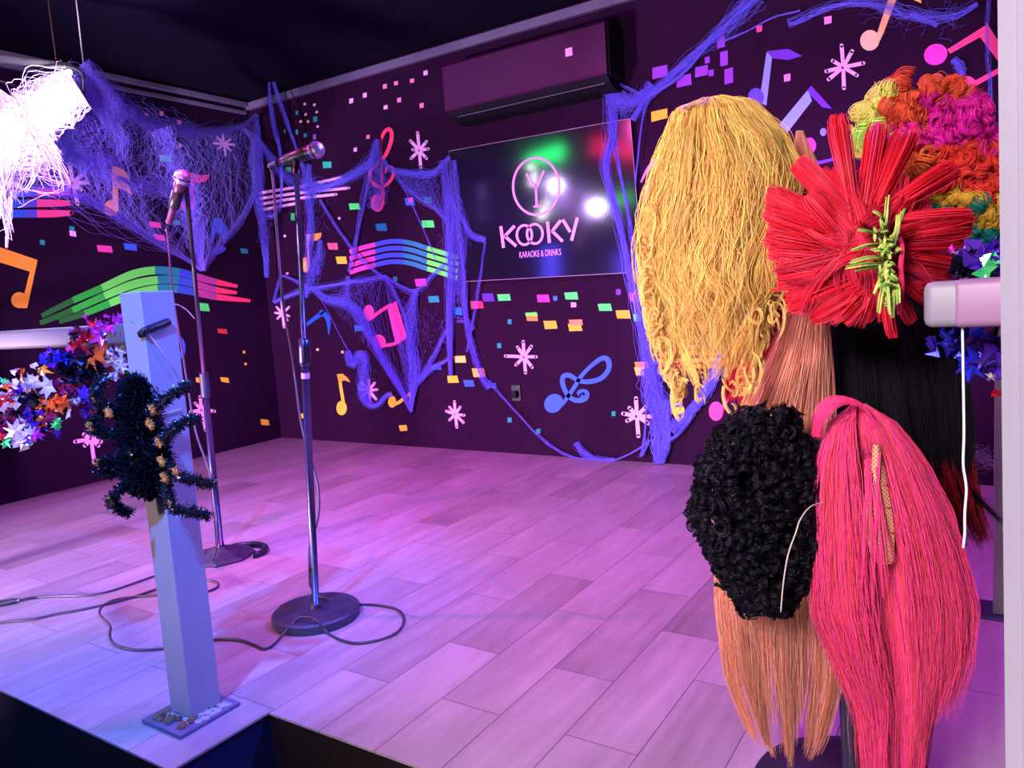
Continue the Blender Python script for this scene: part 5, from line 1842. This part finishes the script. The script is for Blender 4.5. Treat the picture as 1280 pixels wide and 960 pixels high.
# --- red spiky wig
wig = thing('wig', tuple(at(1090, 425, 1.26)), 'bright red spiky wig fanned out like a star with lime green yarn tuft', 'wig')
r = np.random.default_rng(81)
C0 = (1088, 285)
RD = 1.26
tufts = [
    # base u,v -> tip u,v, w0, w1, depth at tip
    ((1066, 262), (1047, 142), 14, 25, 1.24), ((1082, 250), (1098, 152), 16, 22, 1.27), ((1098, 248), (1136, 160), 16, 30, 1.26), ((1092, 252), (1112, 168), 14, 18, 1.29),
    ((1110, 262), (1196, 206), 16, 26, 1.24), ((1108, 275), (1212, 264), 10, 14, 1.22), ((1115, 290), (1216, 268), 16, 16, 1.22), ((1118, 296), (1214, 282), 20, 20, 1.23), ((1118, 305), (1206, 298), 20, 20, 1.25),
    ((1120, 318), (1200, 328), 16, 18, 1.28), ((1118, 330), (1188, 345), 14, 16, 1.29), ((1112, 340), (1160, 372), 12, 14, 1.28), ((1110, 350), (1140, 400), 10, 14, 1.27), ((1104, 352), (1116, 418), 10, 14, 1.25),
    ((1066, 270), (1000, 196), 18, 18, 1.24), ((1058, 275), (992, 206), 14, 14, 1.26), ((1050, 288), (960, 238), 22, 26, 1.23), ((1046, 298), (956, 262), 20, 22, 1.22), ((1046, 310), (958, 290), 24, 26, 1.24),
    ((1050, 322), (962, 312), 24, 26, 1.25), ((1056, 335), (972, 345), 26, 30, 1.26), ((1060, 350), (985, 378), 26, 30, 1.27), ((1070, 362), (1012, 392), 26, 26, 1.27), ((1080, 365), (1050, 395), 30, 30, 1.26), ((1092, 362), (1080, 398), 24, 20, 1.26),
    ((1100, 300), (1135, 240), 20, 24, 1.22), ((1060, 300), (1010, 240), 26, 30, 1.2),
]
PP = []
for (bu, bv), (tu, tv), w0, w1, dt in tufts:
    du, dv = tu - bu, tv - bv
    L_ = math.hypot(du, dv)
    nu, nv = -dv / L_, du / L_
    for k in range(230):
        s = r.uniform(-1, 1)
        e = r.uniform(.86, 1.03)
        s2 = s * (1 + r.normal(0, .22))
        dd = r.normal(0, .008)
        q = []
        for t in np.linspace(-.25, e, 10):
            w = (w0 + (w1 - w0) * max(t, 0)) / 2 * (1 - .25 * max(0, t - .8) / .2)
            q.append(at(bu + du * t + nu * s2 * w, bv + dv * t + nv * s2 * w + 3 * t * t, (RD - .035) * (1 - max(t, 0)) + dt * max(t, 0) + dd - .02 * math.sin(math.pi * max(t, 0)) * (1 - s * s)))
        PP.append(q)
PP = np.array(PP)
strand_obj('spikes', PP, taper(len(PP), 10, .0008, .8), vary(len(PP), lin((250, 44, 66))[:3], .15, 81, lin((255, 70, 110))[:3], .3), M['hair'], wig)
# messy mass of hair in the middle
PP = []
for k in range(90):
    a = r.uniform(0, 6.28)
    st_ = r.uniform(0, 34)
    cu_, cv_ = 1076 + st_ * math.cos(a), 305 + st_ * math.sin(a)
    dr = a + r.normal(0, .55)
    ln = r.uniform(45, 95)
    bend = r.normal(0, .5)
    w_ = r.uniform(4, 10)
    lift = r.uniform(.03, .085)
    for _ in range(48):
        o1, o2 = r.normal(0, w_ * .5), r.normal(0, 3)
        l2 = ln * r.uniform(.85, 1.1)
        q = []
        for t in np.linspace(-.3, 1, 11):
            an = dr + bend * t
            q.append(at(cu_ + l2 * t * math.cos(an) - o1 * math.sin(an), cv_ + l2 * t * math.sin(an) + o1 * math.cos(an), RD - lift * (1 - .75 * max(t, 0) ** 2) + o2 * .001))
        PP.append(q)
PP = np.array(PP)
strand_obj('hair', PP, taper(len(PP), 11, .0007, .6), locktone(vary(len(PP), lin((252, 48, 74))[:3], .12, 82, lin((255, 74, 120))[:3], .3), np.arange(len(PP)) // 48, .2), M['hair'], wig)
cap(wig, 1080, 305, RD + .005, 62, 62, .05, mat('red_cap', lin((170, 14, 30)), .9))
# lime yarn tuft
yarn = [((1106, 300), (1110, 246), 3.6), ((1104, 280), (1092, 265), 3), ((1100, 296), (1072, 288), 3), ((1102, 305), (1065, 313), 3.2), ((1106, 322), (1064, 328), 3.2), ((1106, 330), (1058, 334), 3.2), ((1108, 335), (1070, 338), 2.6),
        ((1118, 300), (1130, 262), 3), ((1116, 310), (1124, 268), 3), ((1112, 318), (1118, 290), 3), ((1108, 300), (1102, 270), 3), ((1110, 340), (1112, 392), 3), ((1116, 345), (1122, 380), 3), ((1110, 350), (1098, 392), 3), ((1104, 340), (1092, 366), 2.5), ((1120, 345), (1116, 398), 2.4)]
for k in range(46):
    a = r.uniform(0, 6.28)
    bu, bv = 1110 + r.normal(0, 5), 320 + r.normal(0, 22)
    yarn.append(((bu, bv), (bu + r.uniform(6, 15) * math.cos(a), bv + r.uniform(8, 18) * math.sin(a)), r.uniform(2, 3)))
PP, RRr = [], []
for (b_, t_, w_) in yarn:
    mid = ((b_[0] + t_[0]) / 2 + r.normal(0, 2), (b_[1] + t_[1]) / 2 - 2)
    dz = r.uniform(0, .02)
    q = smoothpts([at(*b_, 1.170 - dz * .3), at(*mid, 1.145 - dz), at(*t_, 1.145 - dz)], 10)
    for _ in range(5):
        PP.append(q + r.normal(0, .0014, 3))
PP = np.array(PP)
strand_obj('yarn_tuft', PP, taper(len(PP), 10, .0019, .8), vary(len(PP), lin((214, 224, 120))[:3], .15, 83, lin((150, 196, 90))[:3], .4), M['hair'], wig)['label'] = 'lime green yarn tuft'
# pink band beside the yarn
PP = np.array([smoothpts([at(1122, 285, 1.17), at(1128, 310, 1.16), at(1126, 335, 1.16), at(1128, 360, 1.165), at(1124, 390, 1.18)], 14) + r.normal(0, .002, 3) for _ in range(50)])
strand_obj('pink_lock', PP, taper(50, 14, .001), vary(50, lin((255, 60, 120))[:3], .12, 84), M['hair'], wig)

# ================================================================== WIG RACK
base_c = fl(1066, 995, 0)
rack = thing('coat_stand', (base_c[0], base_c[1], 0), 'black metal pole stand with round base carrying all the wigs', 'coat stand')
top = at(1026, 215, 1.62)
mid = at(1040, 440, 1.56)
b_ = v3(base_c[0], base_c[1], .02)
Geo().lathe((base_c[0], base_c[1], 0), (0, 0, 1), [(0, .19), (.006, .195), (.014, .19), (.02, .16), (.026, .03), (.05, .022)], 48).build('base', M['black'], rack, True)
axr = (top - b_) / np.linalg.norm(top - b_)
Geo().lathe(b_, axr, [(0, .0175), (np.linalg.norm(top - b_), .0175)], 24).build('pole', M['black'], rack, True)
for z, an, ln in [(.72, 0.2, .06), (.74, 2.9, .14), (.98, 2.6, .18), (1.0, .5, .07), (1.18, 3.6, .16), (1.2, -.9, .22), (1.25, 1.0, .14), (1.27, 2.4, .12)]:
    p0 = b_ + axr * z
    dr = R[:, 0] * math.cos(an) - R[:, 2] * math.sin(an) * .6
    q = smoothpts([p0, p0 + dr * ln * .5 + v3(0, 0, -.005), p0 + dr * ln + v3(0, 0, .02), p0 + dr * ln * 1.1 + v3(0, 0, .05)], 14)
    hk = Geo().tube(q, .005, 8).build('hook', M['black'], rack, True)
    Geo().lathe(q[-1], (0, 0, 1), [(-.008, .004), (-.004, .009), (.004, .009), (.008, .004)], 12).build('knob', M['black'], hk, True)

# ================================================================== CLUB LAMPS IN THE HALL (seen mirrored in the sign)
def tube_lamp(a_, b_, m, label, r=.03):
    a_, b_ = np.array(a_, float), np.array(b_, float)
    c = (a_ + b_) / 2
    t = thing('ceiling_lamp' if c[2] > 2.5 else 'wall_lamp', tuple(c), label, 'lamp')
    Geo().tube([a_, c, b_], r, 12).build('glow_tube', m, t, True)
    d = (b_ - a_) / np.linalg.norm(b_ - a_)
    for e, s in ((a_, -1), (b_, 1)):
        Geo().lathe(e + d * s * .001, d * s, [(0, r * 1.1), (.04, r * 1.1)], 14).build('black_end', M['black'], t, True)


tube_lamp((.36, -3.78, 2.62), (.62, -4.1, 2.66), M['green_tube'], 'green tube lamp under the hall ceiling, right leg of a V', .05)
tube_lamp((.42, -3.7, 2.6), (.95, -3.62, 2.66), M['green_tube'], 'green tube lamp under the hall ceiling, left leg of a V', .06)
tube_lamp((1.25, -3.5, 2.62), (1.6, -5.0, 2.62), M['red_stand_in'], 'added red glow tube standing for red-lit hall ceiling', .09)  # added tube in place of a red-lit stretch of ceiling
tube_lamp((.06, -6.3, 2.28), (.06, -7.4, 2.5), M['green_tube'], 'green tube lamp on the side wall of the hall', .04)
tube_lamp((.08, -4.62, 1.15), (.08, -4.66, 1.65), M['blue_tube'], 'blue tube lamp on the side wall of the hall', .11)
tube_lamp((.08, -6.9, 1.1), (.08, -6.92, 1.6), M['blue_tube'], 'second blue tube lamp farther along the side wall', .10)
tube_lamp((.06, -3.16, 1.95), (.06, -3.2, 2.35), M['violet_tube'], 'violet tube lamp on the side wall near the stage', .03)

# ================================================================== LIGHTS
def spot(name, loc, target, color, power, size=60, blend=.5, radius=.05):
    l = bpy.data.lights.new(name, 'SPOT')
    l.color = color
    l.energy = power
    l.spot_size = math.radians(size)
    l.spot_blend = blend
    l.shadow_soft_size = radius
    o = bpy.data.objects.new(name, l)
    o.location = loc
    o.rotation_euler = (Vector(target) - Vector(loc)).to_track_quat('-Z', 'Y').to_euler()
    col.objects.link(o)
    return o


# added wall wash, no such lamp in the hall
def point(name, loc, color, power, radius=.04):
    l = bpy.data.lights.new(name, 'POINT')
    l.color = color
    l.energy = power
    l.shadow_soft_size = radius
    o = bpy.data.objects.new(name, l)
    o.location = loc
    col.objects.link(o)
    return o


spot('added_wall_wash', (1.2, -5.2, .30), (2.0, 0, 1.30), (1.0, .70, 1.0), 1400, 62, .3, .2)  # added washes stand in for the mural's ultraviolet glow
spot('added_wall_wash', (4.0, -5.6, .30), (4.2, 0, 1.60), (1.0, .70, 1.0), 650, 32, .5, .15)
spot('added_side_wash', (6.4, -7.2, .30), (0, -2.2, 1.35), (1.0, .70, 1.0), 1700, 26, .3, .2)  # added wash, brightens the art on the side wall
spot('pink_stage_light', (2.1, -3.2, 2.62), (3.3, -.5, 0), (1, .08, .50), 230, 88, .8, .03)
spot('added_pink_fill', (2.6, -2.7, 2.66), (1.1, -1.2, 0), (.85, .08, .85), 330, 84, .8, .08)  # added to lift the pink on the far floor
spot('blue_house_light', (4.0, -4.35, 2.45), (2.45, -2.75, 0), (.05, .21, 1), 900, 46, .9, .04)
spot('blue_side_light', (5.3, -1.65, 2.4), (2.3, -2.85, 0), (.06, .17, 1), 520, 44, .8, .04)
spot('violet_top_light', (4.0, -1.7, 2.66), (4.0, -1.5, 0), (.70, .10, 1), 350, 150, .6, .25)
spot('house_light', (4.70, -5.1, 1.75), (4.97, -2.9, .55), (1, .88, .95), 470, 72, .6, .30)
spot('added_post_fill', (2.5, -7.2, 1.3), (3.2, -3.1, .75), (1, .72, .66), 480, 24, 1.0, .12)  # added warm fill for the post's front face
spot('added_wig_fill', (4.85, -4.95, .35), (4.95, -2.9, .30), (1, .86, .92), 95, 46, .8, .2)  # added low fill that brightens the lower wigs
point('lamp_glow', tuple(at(25, 160, 3.02)), (.66, .46, 1), 26, .06)
point('lamp_glow', tuple(at(80, 125, 3.40)), (.66, .46, 1), 18, .05)

w = bpy.data.worlds.new('world')
w.use_nodes = True
w.node_tree.nodes['Background'].inputs[0].default_value = (.35, .2, .6, 1)
w.node_tree.nodes['Background'].inputs[1].default_value = .05
scene.world = w

# ================================================================== CAMERA
cam = bpy.data.cameras.new('camera')
cam.sensor_width = 36
cam.lens = 36 * F / 1280
cam.clip_start = .02
co = bpy.data.objects.new('camera', cam)
Rc = np.stack([R[:, 0], -R[:, 1], -R[:, 2]], axis=1)
mw = Matrix([list(Rc[i]) + [EYE[i]] for i in range(3)] + [[0, 0, 0, 1]])
co.matrix_world = mw
col.objects.link(co)
scene.camera = co

scene.view_settings.view_transform = 'Standard'
scene.view_settings.look = 'None'
scene.view_settings.gamma = 1
scene.view_settings.exposure = 0
scene.view_settings.use_curve_mapping = False
scene.cycles.use_denoising = True
scene.cycles.max_bounces = 8
scene.cycles.sample_clamp_indirect = 6
